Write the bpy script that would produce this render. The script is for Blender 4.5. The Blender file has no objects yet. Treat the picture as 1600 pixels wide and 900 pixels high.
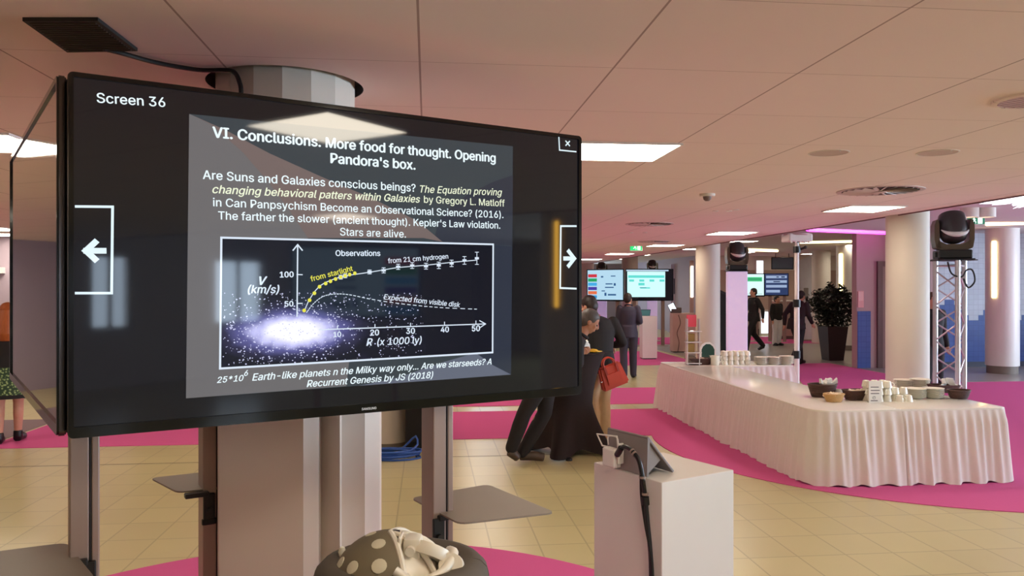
import bpy, bmesh, math, random
from mathutils import Vector, Matrix, Euler
from mathutils.geometry import tessellate_polygon
PI = math.pi
random.seed(7)
S = bpy.context.scene
COL = S.collection

# ------------------------------------------------------------------ camera, world, light, exposure
EYE = 1.8                     # lens height (m)
F = 1230.0                    # focal length in pixels of the 1600 wide frame
YAW = math.radians(6.12)      # the hall's grid is turned this much against the lens
CY, SY = math.cos(YAW), math.sin(YAW)
LOW, HIGH = 2.668, 3.10       # the two ceiling heights

cam_d = bpy.data.cameras.new('camera')
cam = bpy.data.objects.new('camera', cam_d)
COL.objects.link(cam)
cam.location = (0, 0, EYE)
cam.rotation_euler = (PI / 2, 0, -YAW)
cam_d.sensor_width = 36
cam_d.lens = F / 1600 * 36
cam_d.shift_y = 2 / 1600
cam_d.clip_start = 0.05
cam_d.clip_end = 200
S.camera = cam

S.view_settings.view_transform = 'Standard'
S.view_settings.look = 'None'
S.view_settings.exposure = 0.12
S.view_settings.gamma = 1.0
S.view_settings.use_curve_mapping = False
S.cycles.use_denoising = True
S.cycles.max_bounces = 10
S.cycles.diffuse_bounces = 5
S.cycles.glossy_bounces = 4
S.cycles.sample_clamp_indirect = 6

PANEL_POWER = 16.5            # radiance of the ceiling panels
DAY_POWER = 0.50               # scale of the daylight

W = bpy.data.worlds.new('overcast_sky')
S.world = W
W.use_nodes = True
wn = W.node_tree.nodes
wn['Background'].inputs[0].default_value = (0.72, 0.85, 1.0, 1)
wn['Background'].inputs[1].default_value = 2.2


def lin(c):
    return c / 12.92 if c <= 0.04045 else ((c + 0.055) / 1.055) ** 2.4


def rgb(r, g, b):
    return (lin(r / 255), lin(g / 255), lin(b / 255), 1)


def daylight(name, loc, rot, sx, sy, power):
    d = bpy.data.lights.new(name, 'AREA')
    d.shape = 'RECTANGLE'
    d.size, d.size_y = sx, sy
    d.energy = power * DAY_POWER
    d.color = (0.62, 0.80, 1.0)
    o = bpy.data.objects.new(name, d)
    COL.objects.link(o)
    o.location = loc
    o.rotation_euler = rot
    return o


# daylight that enters through the window walls on the right, behind and at the far end
for y in (-3.25, 1.75, 6.75, 11.75):
    daylight('window_daylight', (17.65, y, 1.75), (0, PI / 2, 0), 2.3, 3.4, 1150)
for x, w in ((6.1, 0.7), (8.95, 1.2)):
    daylight('window_daylight', (x, -9.75, 1.75), (-PI / 2, 0, PI), w, 1.3, 34 * w)
# daylight of the rear corridor's own windows
daylight('window_daylight', (7.5, 39.4, 1.7), (PI / 2, 0, PI), 1.7, 2.3, 160)
daylight('window_daylight', (3.05, 39.4, 1.7), (PI / 2, 0, PI), 1.6, 2.3, 160)
for k, x in enumerate((4.0, 9.0, 13.5)):
    daylight('window_daylight', (x, -9.7, 1.75), (-PI / 2, 0, PI), 3.4, 2.3, 260)


# ------------------------------------------------------------------ measuring helpers
def c2w(x, z):
    return (x * CY + z * SY, -x * SY + z * CY)


def G(px, py, h=0.0):
    """point at height h on the line of sight"""
    z = (EYE - h) * F / (py - 452)
    X, Y = c2w((px - 800) / F * z, z)
    return Vector((X, Y, h))


def D(px, z, py=452):
    """point at lens distance z"""
    X, Y = c2w((px - 800) / F * z, z)
    return Vector((X, Y, EYE + (452 - py) / F * z))


# ------------------------------------------------------------------ materials
MATS = {}


def mat(name, col, rough=0.6, metal=0.0, spec=0.5, emit=None, es=0.0, var=0.06, scale=8.0, bump=0.0, coat=0.0, sheen=0.0, stretch=None):
    if name in MATS:
        return MATS[name]
    m = bpy.data.materials.new(name)
    m.use_nodes = True
    nt = m.node_tree
    b = nt.nodes['Principled BSDF']
    b.inputs['Roughness'].default_value = rough
    b.inputs['Metallic'].default_value = metal
    b.inputs['Specular IOR Level'].default_value = spec
    b.inputs['Coat Weight'].default_value = coat
    b.inputs['Coat Roughness'].default_value = 0.04
    b.inputs['Sheen Weight'].default_value = sheen
    tc = nt.nodes.new('ShaderNodeTexCoord')
    nz = nt.nodes.new('ShaderNodeTexNoise')
    nz.inputs['Scale'].default_value = scale
    nz.inputs['Detail'].default_value = 4
    if stretch:
        mp = nt.nodes.new('ShaderNodeMapping')
        mp.inputs['Scale'].default_value = stretch
        nt.links.new(tc.outputs['Object'], mp.inputs[0])
        nt.links.new(mp.outputs[0], nz.inputs['Vector'])
    else:
        nt.links.new(tc.outputs['Object'], nz.inputs['Vector'])
    mix = nt.nodes.new('ShaderNodeMix')
    mix.data_type = 'RGBA'
    c = rgb(*col)
    lo = [max(0, v * (1 - var)) for v in c[:3]] + [1]
    hi = [min(1, v * (1 + var)) for v in c[:3]] + [1]
    mix.inputs['A'].default_value = lo
    mix.inputs['B'].default_value = hi
    nt.links.new(nz.outputs['Fac'], mix.inputs['Factor'])
    nt.links.new(mix.outputs['Result'], b.inputs['Base Color'])
    if bump:
        bp = nt.nodes.new('ShaderNodeBump')
        bp.inputs['Strength'].default_value = bump
        bp.inputs['Distance'].default_value = 0.01
        nt.links.new(nz.outputs['Fac'], bp.inputs['Height'])
        nt.links.new(bp.outputs[0], b.inputs['Normal'])
    if emit:
        b.inputs['Emission Color'].default_value = rgb(*emit)
        b.inputs['Emission Strength'].default_value = es
    MATS[name] = m
    return m


def glow(name, col, es):
    """a light source's surface"""
    return mat(name, (235, 235, 235), 0.4, emit=col, es=es, var=0.0)


def lcd(name, col, es=1.0):
    """one colour shown on a glossy screen"""
    return mat(name, (6, 6, 8), 0.045, spec=0.5, emit=col, es=es, var=0.0)


def grid_mat(name, col, line, sx, sy, ox, oy, w, rough=0.5, spec=0.4, var=0.05, lstr=1.0, wy=None):
    """tiles or panels with joints, in world metres"""
    m = bpy.data.materials.new(name)
    m.use_nodes = True
    nt = m.node_tree
    N, L = nt.nodes, nt.links
    b = N['Principled BSDF']
    b.inputs['Roughness'].default_value = rough
    b.inputs['Specular IOR Level'].default_value = spec
    tc = N.new('ShaderNodeTexCoord')
    sep = N.new('ShaderNodeSeparateXYZ')
    L.new(tc.outputs['Object'], sep.inputs[0])
    facs = []
    cells = []
    for ax, s, o, ww in (('X', sx, ox, w), ('Y', sy, oy, wy or w)):
        a = N.new('ShaderNodeMath'); a.operation = 'SUBTRACT'; L.new(sep.outputs[ax], a.inputs[0]); a.inputs[1].default_value = o
        d = N.new('ShaderNodeMath'); d.operation = 'DIVIDE'; L.new(a.outputs[0], d.inputs[0]); d.inputs[1].default_value = s
        fl = N.new('ShaderNodeMath'); fl.operation = 'FLOOR'; L.new(d.outputs[0], fl.inputs[0]); cells.append(fl)
        fr = N.new('ShaderNodeMath'); fr.operation = 'FRACT'; L.new(d.outputs[0], fr.inputs[0])
        c = N.new('ShaderNodeMath'); c.operation = 'SUBTRACT'; L.new(fr.outputs[0], c.inputs[0]); c.inputs[1].default_value = 0.5
        ab = N.new('ShaderNodeMath'); ab.operation = 'ABSOLUTE'; L.new(c.outputs[0], ab.inputs[0])
        g = N.new('ShaderNodeMath'); g.operation = 'GREATER_THAN'; L.new(ab.outputs[0], g.inputs[0]); g.inputs[1].default_value = 0.5 - ww / s / 2
        facs.append(g)
    mx = N.new('ShaderNodeMath'); mx.operation = 'MAXIMUM'; L.new(facs[0].outputs[0], mx.inputs[0]); L.new(facs[1].outputs[0], mx.inputs[1])
    ml = N.new('ShaderNodeMath'); ml.operation = 'MULTIPLY'; L.new(mx.outputs[0], ml.inputs[0]); ml.inputs[1].default_value = lstr
    cmb = N.new('ShaderNodeCombineXYZ'); L.new(cells[0].outputs[0], cmb.inputs[0]); L.new(cells[1].outputs[0], cmb.inputs[1])
    wnz = N.new('ShaderNodeTexWhiteNoise'); wnz.noise_dimensions = '3D'; L.new(cmb.outputs[0], wnz.inputs['Vector'])
    nz = N.new('ShaderNodeTexNoise'); nz.inputs['Scale'].default_value = 3.0; nz.inputs['Detail'].default_value = 6; L.new(tc.outputs['Object'], nz.inputs['Vector'])
    av = N.new('ShaderNodeMath'); av.operation = 'ADD'; L.new(wnz.outputs['Value'], av.inputs[0]); L.new(nz.outputs['Fac'], av.inputs[1])
    hv = N.new('ShaderNodeMath'); hv.operation = 'MULTIPLY'; L.new(av.outputs[0], hv.inputs[0]); hv.inputs[1].default_value = 0.5
    cc = rgb(*col)
    m1 = N.new('ShaderNodeMix'); m1.data_type = 'RGBA'; L.new(hv.outputs[0], m1.inputs['Factor'])
    m1.inputs['A'].default_value = [v * (1 - var) for v in cc[:3]] + [1]
    m1.inputs['B'].default_value = [min(1, v * (1 + var)) for v in cc[:3]] + [1]
    m2 = N.new('ShaderNodeMix'); m2.data_type = 'RGBA'; L.new(ml.outputs[0], m2.inputs['Factor'])
    L.new(m1.outputs['Result'], m2.inputs['A']); m2.inputs['B'].default_value = rgb(*line)
    L.new(m2.outputs['Result'], b.inputs['Base Color'])
    MATS[name] = m
    return m


M_floor = grid_mat('stone_tiles', (200, 188, 140), (150, 138, 100), 0.34, 0.42, 0.1, 0.03, 0.012, rough=0.28, spec=0.45, var=0.08, lstr=0.55)
M_ceil = grid_mat('ceiling_panels', (243, 228, 222), (140, 108, 100), 0.755, 0.745, -0.03, 2.28, 0.008, rough=0.8, spec=0.2, var=0.012, lstr=0.7, wy=0.003)
M_wall = mat('painted_wall', (205, 195, 190), 0.7, var=0.03, scale=2)
M_mauve = mat('mauve_wall', (176, 160, 172), 0.7, var=0.04, scale=2)
M_pinkwall = mat('pink_grey_wall', (190, 160, 160), 0.7, var=0.04, scale=2)
M_taupe = mat('taupe_wall', (184, 162, 148), 0.7, var=0.05, scale=2)
M_white = mat('white_paint', (232, 226, 220), 0.45, var=0.02)
M_matte = mat('white_matte', (228, 222, 214), 0.75, var=0.02)
M_column = mat('column_paint', (224, 214, 200), 0.6, var=0.02)
M_carpet = mat('magenta_carpet', (212, 96, 152), 0.95, spec=0.1, var=0.10, scale=300, bump=0.3)
M_grey_carpet = mat('grey_carpet', (140, 122, 126), 0.95, spec=0.1, var=0.08, scale=200)
M_black = mat('black_plastic', (20, 18, 18), 0.4, var=0.1)
M_blackgloss = mat('black_gloss', (12, 11, 12), 0.08, var=0.0)
M_screen = mat('dark_glass_screen', (8, 8, 10), 0.04, spec=0.6, emit=(30, 30, 38), es=0.45, var=0.0)
M_mirror = mat('dark_glass_off', (8, 8, 9), 0.05, spec=1.0, coat=1.0, var=0.0)
M_alu = mat('brushed_aluminium', (166, 144, 134), 0.45, metal=0.35, var=0.05, scale=40, stretch=(1, 1, 0.05))
M_chrome = mat('chrome', (220, 220, 222), 0.12, metal=1.0, var=0.0)
M_darkslot = mat('slot_dark', (45, 38, 38), 0.6)
M_shelf = mat('grey_shelf', (142, 132, 120), 0.5, var=0.03)
M_cloth = mat('white_cloth', (228, 218, 212), 0.8, spec=0.2, var=0.02, scale=30, sheen=0.2)
M_top = mat('white_table_top', (240, 234, 224), 0.16, spec=0.4, var=0.01)
M_darkcloth = mat('dark_stretch_cloth', (46, 36, 36), 0.8, spec=0.2, var=0.06, scale=30)
M_china = mat('white_china', (246, 240, 222), 0.18, spec=0.6, var=0.02)
M_basket = mat('dark_brown_wicker', (84, 56, 48), 0.6, var=0.35, scale=90, bump=0.8, stretch=(1, 1, 4))
M_wicker = mat('pale_wicker', (214, 170, 110), 0.6, var=0.25, scale=90, bump=0.8, stretch=(1, 1, 4))
M_paper = mat('white_paper', (240, 236, 230), 0.8, var=0.02)


# ------------------------------------------------------------------ mesh helpers
class MB:
    """collects shapes for ONE mesh"""

    def __init__(self):
        self.bm = bmesh.new()

    def box(self, x0, x1, y0, y1, z0, z1, bev=0.0, seg=2, M=None):
        r = bmesh.ops.create_cube(self.bm, size=1)
        vs = r['verts']
        for v in vs:
            v.co = Vector(((x0 + x1) / 2 + v.co.x * (x1 - x0), (y0 + y1) / 2 + v.co.y * (y1 - y0), (z0 + z1) / 2 + v.co.z * (z1 - z0)))
        if bev > 0:
            es = list({e for v in vs for e in v.link_edges})
            rr = bmesh.ops.bevel(self.bm, geom=es, offset=bev, segments=seg, affect='EDGES', profile=0.5)
            vs = list(set(rr['verts']) | {v for v in vs if v.is_valid})
        if M:
            bmesh.ops.transform(self.bm, matrix=M, verts=[v for v in vs if v.is_valid])
        return self

    def prism(self, pts, z0, z1, bev=0.0):
        """polygon (x,y) extruded up"""
        lo = [self.bm.verts.new((p[0], p[1], z0)) for p in pts]
        hi = [self.bm.verts.new((p[0], p[1], z1)) for p in pts]
        n = len(pts)
        fs = [self.bm.faces.new(list(reversed(lo))), self.bm.faces.new(hi)]
        for i in range(n):
            fs.append(self.bm.faces.new((lo[i], lo[(i + 1) % n], hi[(i + 1) % n], hi[i])))
        bmesh.ops.recalc_face_normals(self.bm, faces=fs)
        if bev > 0:
            es = [e for e in fs[1].edges]
            bmesh.ops.bevel(self.bm, geom=es, offset=bev, segments=3, affect='EDGES', profile=0.5)
        return self

    def slab(self, pts, y0, y1):
        """polygon (x,z) extruded along y"""
        a = [self.bm.verts.new((p[0], y0, p[1])) for p in pts]
        b = [self.bm.verts.new((p[0], y1, p[1])) for p in pts]
        n = len(pts)
        fs = [self.bm.faces.new(a), self.bm.faces.new(list(reversed(b)))]
        for i in range(n):
            fs.append(self.bm.faces.new((a[(i + 1) % n], a[i], b[i], b[(i + 1) % n])))
        bmesh.ops.recalc_face_normals(self.bm, faces=fs)
        return self

    def lathe(self, prof, n=32, c=(0, 0), cap=True, M=None):
        """profile of (r, z)"""
        rings = []
        new = []
        for r, z in prof:
            if r < 1e-6:
                v = self.bm.verts.new((c[0], c[1], z)); rings.append([v]); new.append(v)
            else:
                ring = [self.bm.verts.new((c[0] + r * math.cos(2 * PI * i / n), c[1] + r * math.sin(2 * PI * i / n), z)) for i in range(n)]
                rings.append(ring); new += ring
        fs = []
        for a, b in zip(rings, rings[1:]):
            if len(a) == 1 and len(b) == 1:
                continue
            for i in range(n):
                j = (i + 1) % n
                if len(a) == 1:
                    fs.append(self.bm.faces.new((a[0], b[j], b[i])))
                elif len(b) == 1:
                    fs.append(self.bm.faces.new((a[i], a[j], b[0])))
                else:
                    fs.append(self.bm.faces.new((a[i], a[j], b[j], b[i])))
        if cap:
            if len(rings[0]) > 1:
                fs.append(self.bm.faces.new(list(reversed(rings[0]))))
            if len(rings[-1]) > 1:
                fs.append(self.bm.faces.new(rings[-1]))
        bmesh.ops.recalc_face_normals(self.bm, faces=fs)
        if M:
            bmesh.ops.transform(self.bm, matrix=M, verts=new)
        return self

    def cyl(self, p0, p1, r, n=16, r1=None):
        return self.tube([p0, p1], [r, r if r1 is None else r1], n)

    def tube(self, pts, r, n=10, cap=True):
        pts = [Vector(p) for p in pts]
        if not isinstance(r, (list, tuple)):
            r = [r] * len(pts)
        rings = []
        up = None
        for i, p in enumerate(pts):
            t = (pts[min(i + 1, len(pts) - 1)] - pts[max(i - 1, 0)]).normalized()
            if up is None:
                up = Vector((0, 0, 1)) if abs(t.z) < 0.9 else Vector((1, 0, 0))
            a = t.cross(up)
            if a.length < 1e-5:
                up = Vector((0, 1, 0)); a = t.cross(up)
            a.normalize()
            b = t.cross(a).normalized()
            up = -b if b.dot(up) < 0 else b
            a = t.cross(up).normalized()
            rings.append([self.bm.verts.new(p + r[i] * (math.cos(2 * PI * k / n) * a + math.sin(2 * PI * k / n) * up)) for k in range(n)])
        fs = []
        for A, B in zip(rings, rings[1:]):
            for k in range(n):
                fs.append(self.bm.faces.new((A[k], A[(k + 1) % n], B[(k + 1) % n], B[k])))
        if cap:
            fs.append(self.bm.faces.new(list(reversed(rings[0])))); fs.append(self.bm.faces.new(rings[-1]))
        bmesh.ops.recalc_face_normals(self.bm, faces=fs)
        return self

    def ball(self, c, rx, ry=None, rz=None, u=20, v=12, M=None):
        ry = rx if ry is None else ry
        rz = rx if rz is None else rz
        r = bmesh.ops.create_uvsphere(self.bm, u_segments=u, v_segments=v, radius=1)
        for w in r['verts']:
            q = Vector((w.co.x * rx, w.co.y * ry, w.co.z * rz))
            if M:
                q = M @ q
            w.co = q + Vector(c)
        return self

    def quad(self, a, b, c, d):
        self.bm.faces.new([self.bm.verts.new(p) for p in (a, b, c, d)])
        return self


def obj(name, mb, m, parent=None, smooth=False, loc=None, rot=None):
    me = bpy.data.meshes.new(name)
    bm = mb.bm if isinstance(mb, MB) else mb
    if smooth:
        for f in bm.faces:
            f.smooth = True
        for e in bm.edges:
            if len(e.link_faces) == 2 and e.calc_face_angle(0) > 0.7:
                e.smooth = False
    bm.to_mesh(me)
    bm.free()
    o = bpy.data.objects.new(name, me)
    COL.objects.link(o)
    if m:
        me.materials.append(m)
    if parent:
        o.parent = parent
    if loc is not None:
        o.location = loc
    if rot is not None:
        o.rotation_euler = rot
    return o


def tag(o, label, cat, group=None):
    o['label'] = label
    o['category'] = cat
    if group:
        o['group'] = group
    return o


def thing(name, label, cat, loc=(0, 0, 0), rz=0.0, group=None):
    o = bpy.data.objects.new(name, None)
    o.empty_display_size = 0.1
    COL.objects.link(o)
    o.location = loc
    o.rotation_euler = (0, 0, rz)
    return tag(o, label, cat, group)


def struct(name, mb, m, parent=None, smooth=False):
    o = obj(name, mb, m, parent, smooth)
    if parent is None:
        o['kind'] = 'structure'
    return o


def dup(o, loc=None, rz=None, label=None, parent=None):
    c = o.copy()
    COL.objects.link(c)
    if parent:
        c.parent = parent
    for ch in list(o.children):
        dup(ch, parent=c)
    if loc is not None:
        c.location = loc
    if rz is not None:
        c.rotation_euler = (0, 0, rz)
    if label:
        c['label'] = label
    return c


def baked(o, *mods):
    """evaluate modifiers into the mesh"""
    for kind, props in mods:
        m = o.modifiers.new(kind.lower(), kind)
        for k, v in props.items():
            setattr(m, k, v)
    dg = bpy.context.evaluated_depsgraph_get()
    dg.update()
    me = bpy.data.meshes.new_from_object(o.evaluated_get(dg))
    o.modifiers.clear()
    old = o.data
    o.data = me
    bpy.data.meshes.remove(old)
    return o


def B(x0, x1, y0, y1, z0, z1, bev=0.0):
    return MB().box(x0, x1, y0, y1, z0, z1, bev)


import os
try:      # the sans face that ships with Blender; its plain built-in face otherwise
    SANS = bpy.data.fonts.load(os.path.join(bpy.utils.system_resource('DATAFILES', path='fonts'), 'Inter.woff2'))
except Exception:
    SANS = None


def text_mesh(name, body, m, parent, width=None, size=None, shear=0.0, bold=0.0, depth=0.0004, loc=(0, 0, 0), rot=0.0, align='LEFT', squash=1.0):
    """lettering standing in the local x-z plane, facing -y"""
    cu = bpy.data.curves.new(name, 'FONT')
    cu.body = body
    cu.shear = shear
    if SANS:
        cu.font = SANS
    cu.resolution_u = 3
    cu.fill_mode = 'NONE'
    cu.align_x = 'LEFT'
    t = bpy.data.objects.new(name, cu)
    COL.objects.link(t)
    dg = bpy.context.evaluated_depsgraph_get()
    dg.update()
    out = bpy.data.meshes.new_from_object(t.evaluated_get(dg))
    bpy.data.objects.remove(t)
    bpy.data.curves.remove(cu)
    # outlines -> closed loops -> each outer loop filled with its own holes (overlapping strokes stay solid)
    nb = {}
    for e in out.edges:
        a_, b_ = e.vertices
        nb.setdefault(a_, []).append(b_)
        nb.setdefault(b_, []).append(a_)
    co = [v.co.copy() for v in out.vertices]
    seen, loops = set(), []
    for v0 in range(len(co)):
        if v0 in seen or v0 not in nb:
            continue
        lp_, cur, prev = [], v0, None
        while cur not in seen:
            seen.add(cur)
            lp_.append(co[cur])
            nx_ = [q for q in nb[cur] if q != prev and q not in seen]
            prev = cur
            if not nx_:
                break
            cur = nx_[0] if len(lp_) > 1 else (v0 + 1 if v0 + 1 in nx_ else nx_[0])
        if len(lp_) > 2:
            loops.append(lp_)
    bpy.data.meshes.remove(out)

    def area(L_):
        return sum(L_[i - 1].x * L_[i].y - L_[i].x * L_[i - 1].y for i in range(len(L_))) / 2

    def inside(p_, L_):
        c_ = False
        for i in range(len(L_)):
            a_, b_ = L_[i - 1], L_[i]
            if (a_.y > p_.y) != (b_.y > p_.y) and p_.x < (b_.x - a_.x) * (p_.y - a_.y) / (b_.y - a_.y) + a_.x:
                c_ = not c_
        return c_
    sign = math.copysign(1, area(max(loops, key=lambda L_: abs(area(L_)))))
    outer = [L_ for L_ in loops if area(L_) * sign > 0]
    holes = {i: [] for i in range(len(outer))}
    for L_ in loops:
        if area(L_) * sign <= 0:
            own = [i for i, o_ in enumerate(outer) if inside(L_[0], o_)]
            if own:
                holes[min(own, key=lambda i: abs(area(outer[i])))].append(L_)
    vs_, fs_ = [], []
    for i, o_ in enumerate(outer):
        polys = [o_] + holes[i]
        flat = [p_ for P_ in polys for p_ in P_]
        base = len(vs_)
        vs_ += flat
        for tri_ in tessellate_polygon(polys):
            a_, b_, c_ = (flat[k_] for k_ in tri_)
            up_ = (b_.x - a_.x) * (c_.y - a_.y) - (b_.y - a_.y) * (c_.x - a_.x) > 0
            fs_.append([base + k_ for k_ in (tri_ if up_ else reversed(tri_))])
    me = bpy.data.meshes.new(name)
    me.from_pydata(vs_, [], fs_)
    if bold:      # heavier strokes: the outline printed again a hair to either side
        bm = bmesh.new()
        bm.from_mesh(me)
        src = bm.faces[:] + bm.edges[:] + bm.verts[:]
        for i, (dx, dy) in enumerate(((bold, 0), (-bold, 0), (0, bold * .6), (0, -bold * .6))):
            g = bmesh.ops.duplicate(bm, geom=src)['geom']
            for v in g:
                if isinstance(v, bmesh.types.BMVert):
                    v.co += Vector((dx, dy, .0002 * (i + 1)))
        bm.to_mesh(me)
        bm.free()
    xs = [v.co.x for v in me.vertices]
    x0, x1 = min(xs), max(xs)
    k = width / (x1 - x0) if width else size
    kz = size if size else k * squash
    off = {'LEFT': x0, 'CENTER': (x0 + x1) / 2}[align]
    R = Matrix.Translation(Vector(loc)) @ Matrix.Rotation(-rot, 4, 'Y')
    for v in me.vertices:
        v.co = R @ Vector(((v.co.x - off) * k, -v.co.z * .1, v.co.y * kz))
    me.materials.clear()
    me.materials.append(m)
    o = bpy.data.objects.new(name, me)
    COL.objects.link(o)
    o.parent = parent
    return o


# ================================================================== THE HALL
XL, XR, YB, YF = -14.0, 17.5, -9.5, 40.0
EDGE = 5.45
struct('floor', B(XL, XR, YB, YF, -0.2, 0.0), M_floor)
# low panelled ceiling with the opening the near column passes through
NEAR = c2w((447.5 - 800) / F * 3.37, 3.37)
lc = struct('ceiling', B(XL, EDGE, YB, 26.0, LOW, LOW + 0.10), M_ceil)
cut = obj('cutter', MB().lathe([(0.325, LOW - 0.3), (0.325, LOW + 0.4)], 48, NEAR), M_ceil)
g0 = D(125, 2.36, 40)
baked(lc, ('BOOLEAN', {'object': cut, 'operation': 'DIFFERENCE', 'solver': 'EXACT'}))
bpy.data.objects.remove(cut)
M_void_shade = mat('void_shade', (38, 26, 22), 0.9)  # dark lining and ring: shade of the column's opening put into the colour
struct('trim_9', MB().lathe([(0.335, LOW + 0.002), (0.322, LOW + 0.002), (0.322, LOW + 0.42), (0.335, LOW + 0.42)], 48, NEAR, cap=False), M_void_shade, smooth=True)
struct('trim_10', MB().lathe([(0.285, LOW + 0.05), (0.322, LOW + 0.05), (0.322, LOW + 0.06), (0.285, LOW + 0.06), (0.285, LOW + 0.05)], 48, NEAR, cap=False), M_void_shade)
struct('ceiling', B(EDGE, XR, YB, YF, HIGH, HIGH + 0.1), mat('raised_ceiling', (214, 204, 202), 0.8, var=0.02))
struct('ceiling', B(XL, EDGE, 26.0, YF, HIGH, HIGH + 0.1), MATS['raised_ceiling'])
struct('trim_1', B(EDGE - 0.04, EDGE, YB, 26.0, LOW + 0.10, HIGH + 0.1), M_wall)
struct('trim_2', B(XL, EDGE - 0.04, 25.96, 26.0, LOW + 0.10, HIGH + 0.1), M_wall)
struct('trim_3', B(EDGE - 0.012, EDGE + 0.004, YB, 26.0, LOW - 0.012, LOW + 0.1), mat('edge_trim', (120, 84, 84), 0.6))
struct('wall_left', B(XL - 0.2, XL, YB, YF, -0.2, HIGH + 0.1), M_mauve)


def wall_with_windows(name, axis, pos, a0, a1, wins, z0, z1, m, thick=0.2):
    """wall along an axis, pierced by (u0,u1) windows from z0 to z1"""
    mb = MB()
    def bx(u0, u1, w0, w1):
        if u1 - u0 < 1e-4 or w1 - w0 < 1e-4:
            return
        if axis == 'x':
            mb.box(u0, u1, pos, pos + thick, w0, w1)
        else:
            mb.box(pos, pos + thick, u0, u1, w0, w1)
    last = a0
    for u0, u1 in wins:
        bx(last, u0, -0.2, HIGH + 0.1)
        bx(u0, u1, -0.2, z0)
        bx(u0, u1, z1, HIGH + 0.1)
        last = u1
    bx(last, a1, -0.2, HIGH + 0.1)
    struct(name, mb, m)


M_pane = bpy.data.materials.new('window_glass')
M_pane.use_nodes = True
_n, _l = M_pane.node_tree.nodes, M_pane.node_tree.links
_n.remove(_n['Principled BSDF'])
_t = _n.new('ShaderNodeBsdfTransparent'); _g = _n.new('ShaderNodeBsdfGlossy'); _g.inputs['Roughness'].default_value = 0.02
_f = _n.new('ShaderNodeFresnel'); _f.inputs[0].default_value = 1.35
_mx = _n.new('ShaderNodeMixShader')
_l.new(_f.outputs[0], _mx.inputs[0]); _l.new(_t.outputs[0], _mx.inputs[1]); _l.new(_g.outputs[0], _mx.inputs[2])
_l.new(_mx.outputs[0], _n['Material Output'].inputs[0])

WN = [0]


def window(axis, pos, u0, u1, z0, z1, mull=2):
    WN[0] += 1
    mb = MB()
    t = 0.06
    def bx(a, b, c, d):
        if axis == 'x':
            mb.box(a, b, pos, pos + 0.08, c, d)
        else:
            mb.box(pos, pos + 0.08, a, b, c, d)
    bx(u0, u1, z0, z0 + t); bx(u0, u1, z1 - t, z1); bx(u0, u0 + t, z0, z1); bx(u1 - t, u1, z0, z1)
    for k in range(1, mull):
        u = u0 + (u1 - u0) * k / mull
        bx(u - t / 2, u + t / 2, z0, z1)
    w = struct('window_%d' % WN[0], mb, M_white)
    p = MB()
    if axis == 'x':
        p.box(u0 + t, u1 - t, pos + 0.03, pos + 0.04, z0 + t, z1 - t)
    else:
        p.box(pos + 0.03, pos + 0.04, u0 + t, u1 - t, z0 + t, z1 - t)
    obj('pane', p, M_pane, w)


rw = [(-5.0, -1.5), (0.0, 3.5), (5.0, 8.5), (10.0, 13.5)]
wall_with_windows('wall_right', 'y', XR, YB, YF, rw, 0.5, 2.9, M_wall)
for a, b in rw:
    window('y', XR + 0.05, a, b, 0.5, 2.9, 3)
bw = [(5.7, 6.5), (8.3, 9.6)]
wall_with_windows('wall_back', 'x', YB - 0.2, XL, XR, bw, 1.05, 2.45, M_wall)
for a, b in bw:
    window('x', YB - 0.15, a, b, 1.05, 2.45, 2)
fw = [(2.2, 3.9), (6.6, 8.4), (12.0, 13.0), (14.2, 15.0)]
wall_with_windows('wall_far', 'x', YF, XL, XR, fw, 0.3, 2.95, M_mauve)
for a, b in fw:
    window('x', YF + 0.05, a, b, 0.3, 2.95, 2)

# partition on the left behind the redhead, and the walls at the right rear
struct('trim_8', B(XL, 2.35, 8.475, 8.487, 0, 0.001), M_darkslot)
struct('wall_left_rear', B(XL, -5.0, 13.75, 13.95, 0, LOW), M_mauve)
struct('trim_4', B(-7.6, -6.9, 13.67, 13.75, 2.06, 2.16), M_white)

# ------------------------------------------------------------------ carpets
CZ = 0.006


def disc_pts(cx, cy, r, a0=0, a1=2 * PI, n=96):
    return [(cx + r * math.cos(a0 + (a1 - a0) * i / n), cy + r * math.sin(a0 + (a1 - a0) * i / n)) for i in range(n + (0 if abs(a1 - a0 - 2 * PI) < 1e-6 else 1))]


ncx, ncy = NEAR
tag(obj('round_carpet', MB().prism(disc_pts(ncx + 0.02, ncy, 2.23), 0.0, CZ), M_carpet), 'round magenta carpet beneath the big screen and the fluted column', 'carpet')
# the carpet round the buffet: disc joined to the band and the runner on the right
bc = c2w(4.67, 9.3)
R0 = 3.06
cc_ = (bc[0] + 0.09, bc[1] + 0.02)
a_in = math.asin((9.45 - cc_[1]) / R0)
pts = []
a_start = PI - a_in
arc = disc_pts(cc_[0], cc_[1], R0, a_start, 2 * PI + 0.35, 60)
pts += [(-5.0, 9.45)] + arc + [(14.8, 7.2), (14.8, 14.2), (9.7, 14.2), (9.7, 18.2), (8.6, 18.2), (6.2, 12.0), (5.0, 11.55), (-5.0, 11.55)]
tag(obj('carpet', MB().prism(pts, 0.0, CZ), M_carpet), 'large magenta carpet under the white skirted buffet, with a curved front edge', 'carpet')
tag(obj('carpet', MB().prism([(-5.0, 12.08), (5.6, 12.08), (5.6, 14.05), (-5.0, 14.05)], 0, CZ), M_carpet), 'narrow magenta carpet strip behind the dark bar table', 'carpet')
tag(obj('carpet', MB().prism([(-5.0, 18.2), (6.6, 18.2), (6.6, 22.3), (-5.0, 22.3)], 0, CZ), M_carpet), 'magenta carpet under the far white pedestals', 'carpet')
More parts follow.
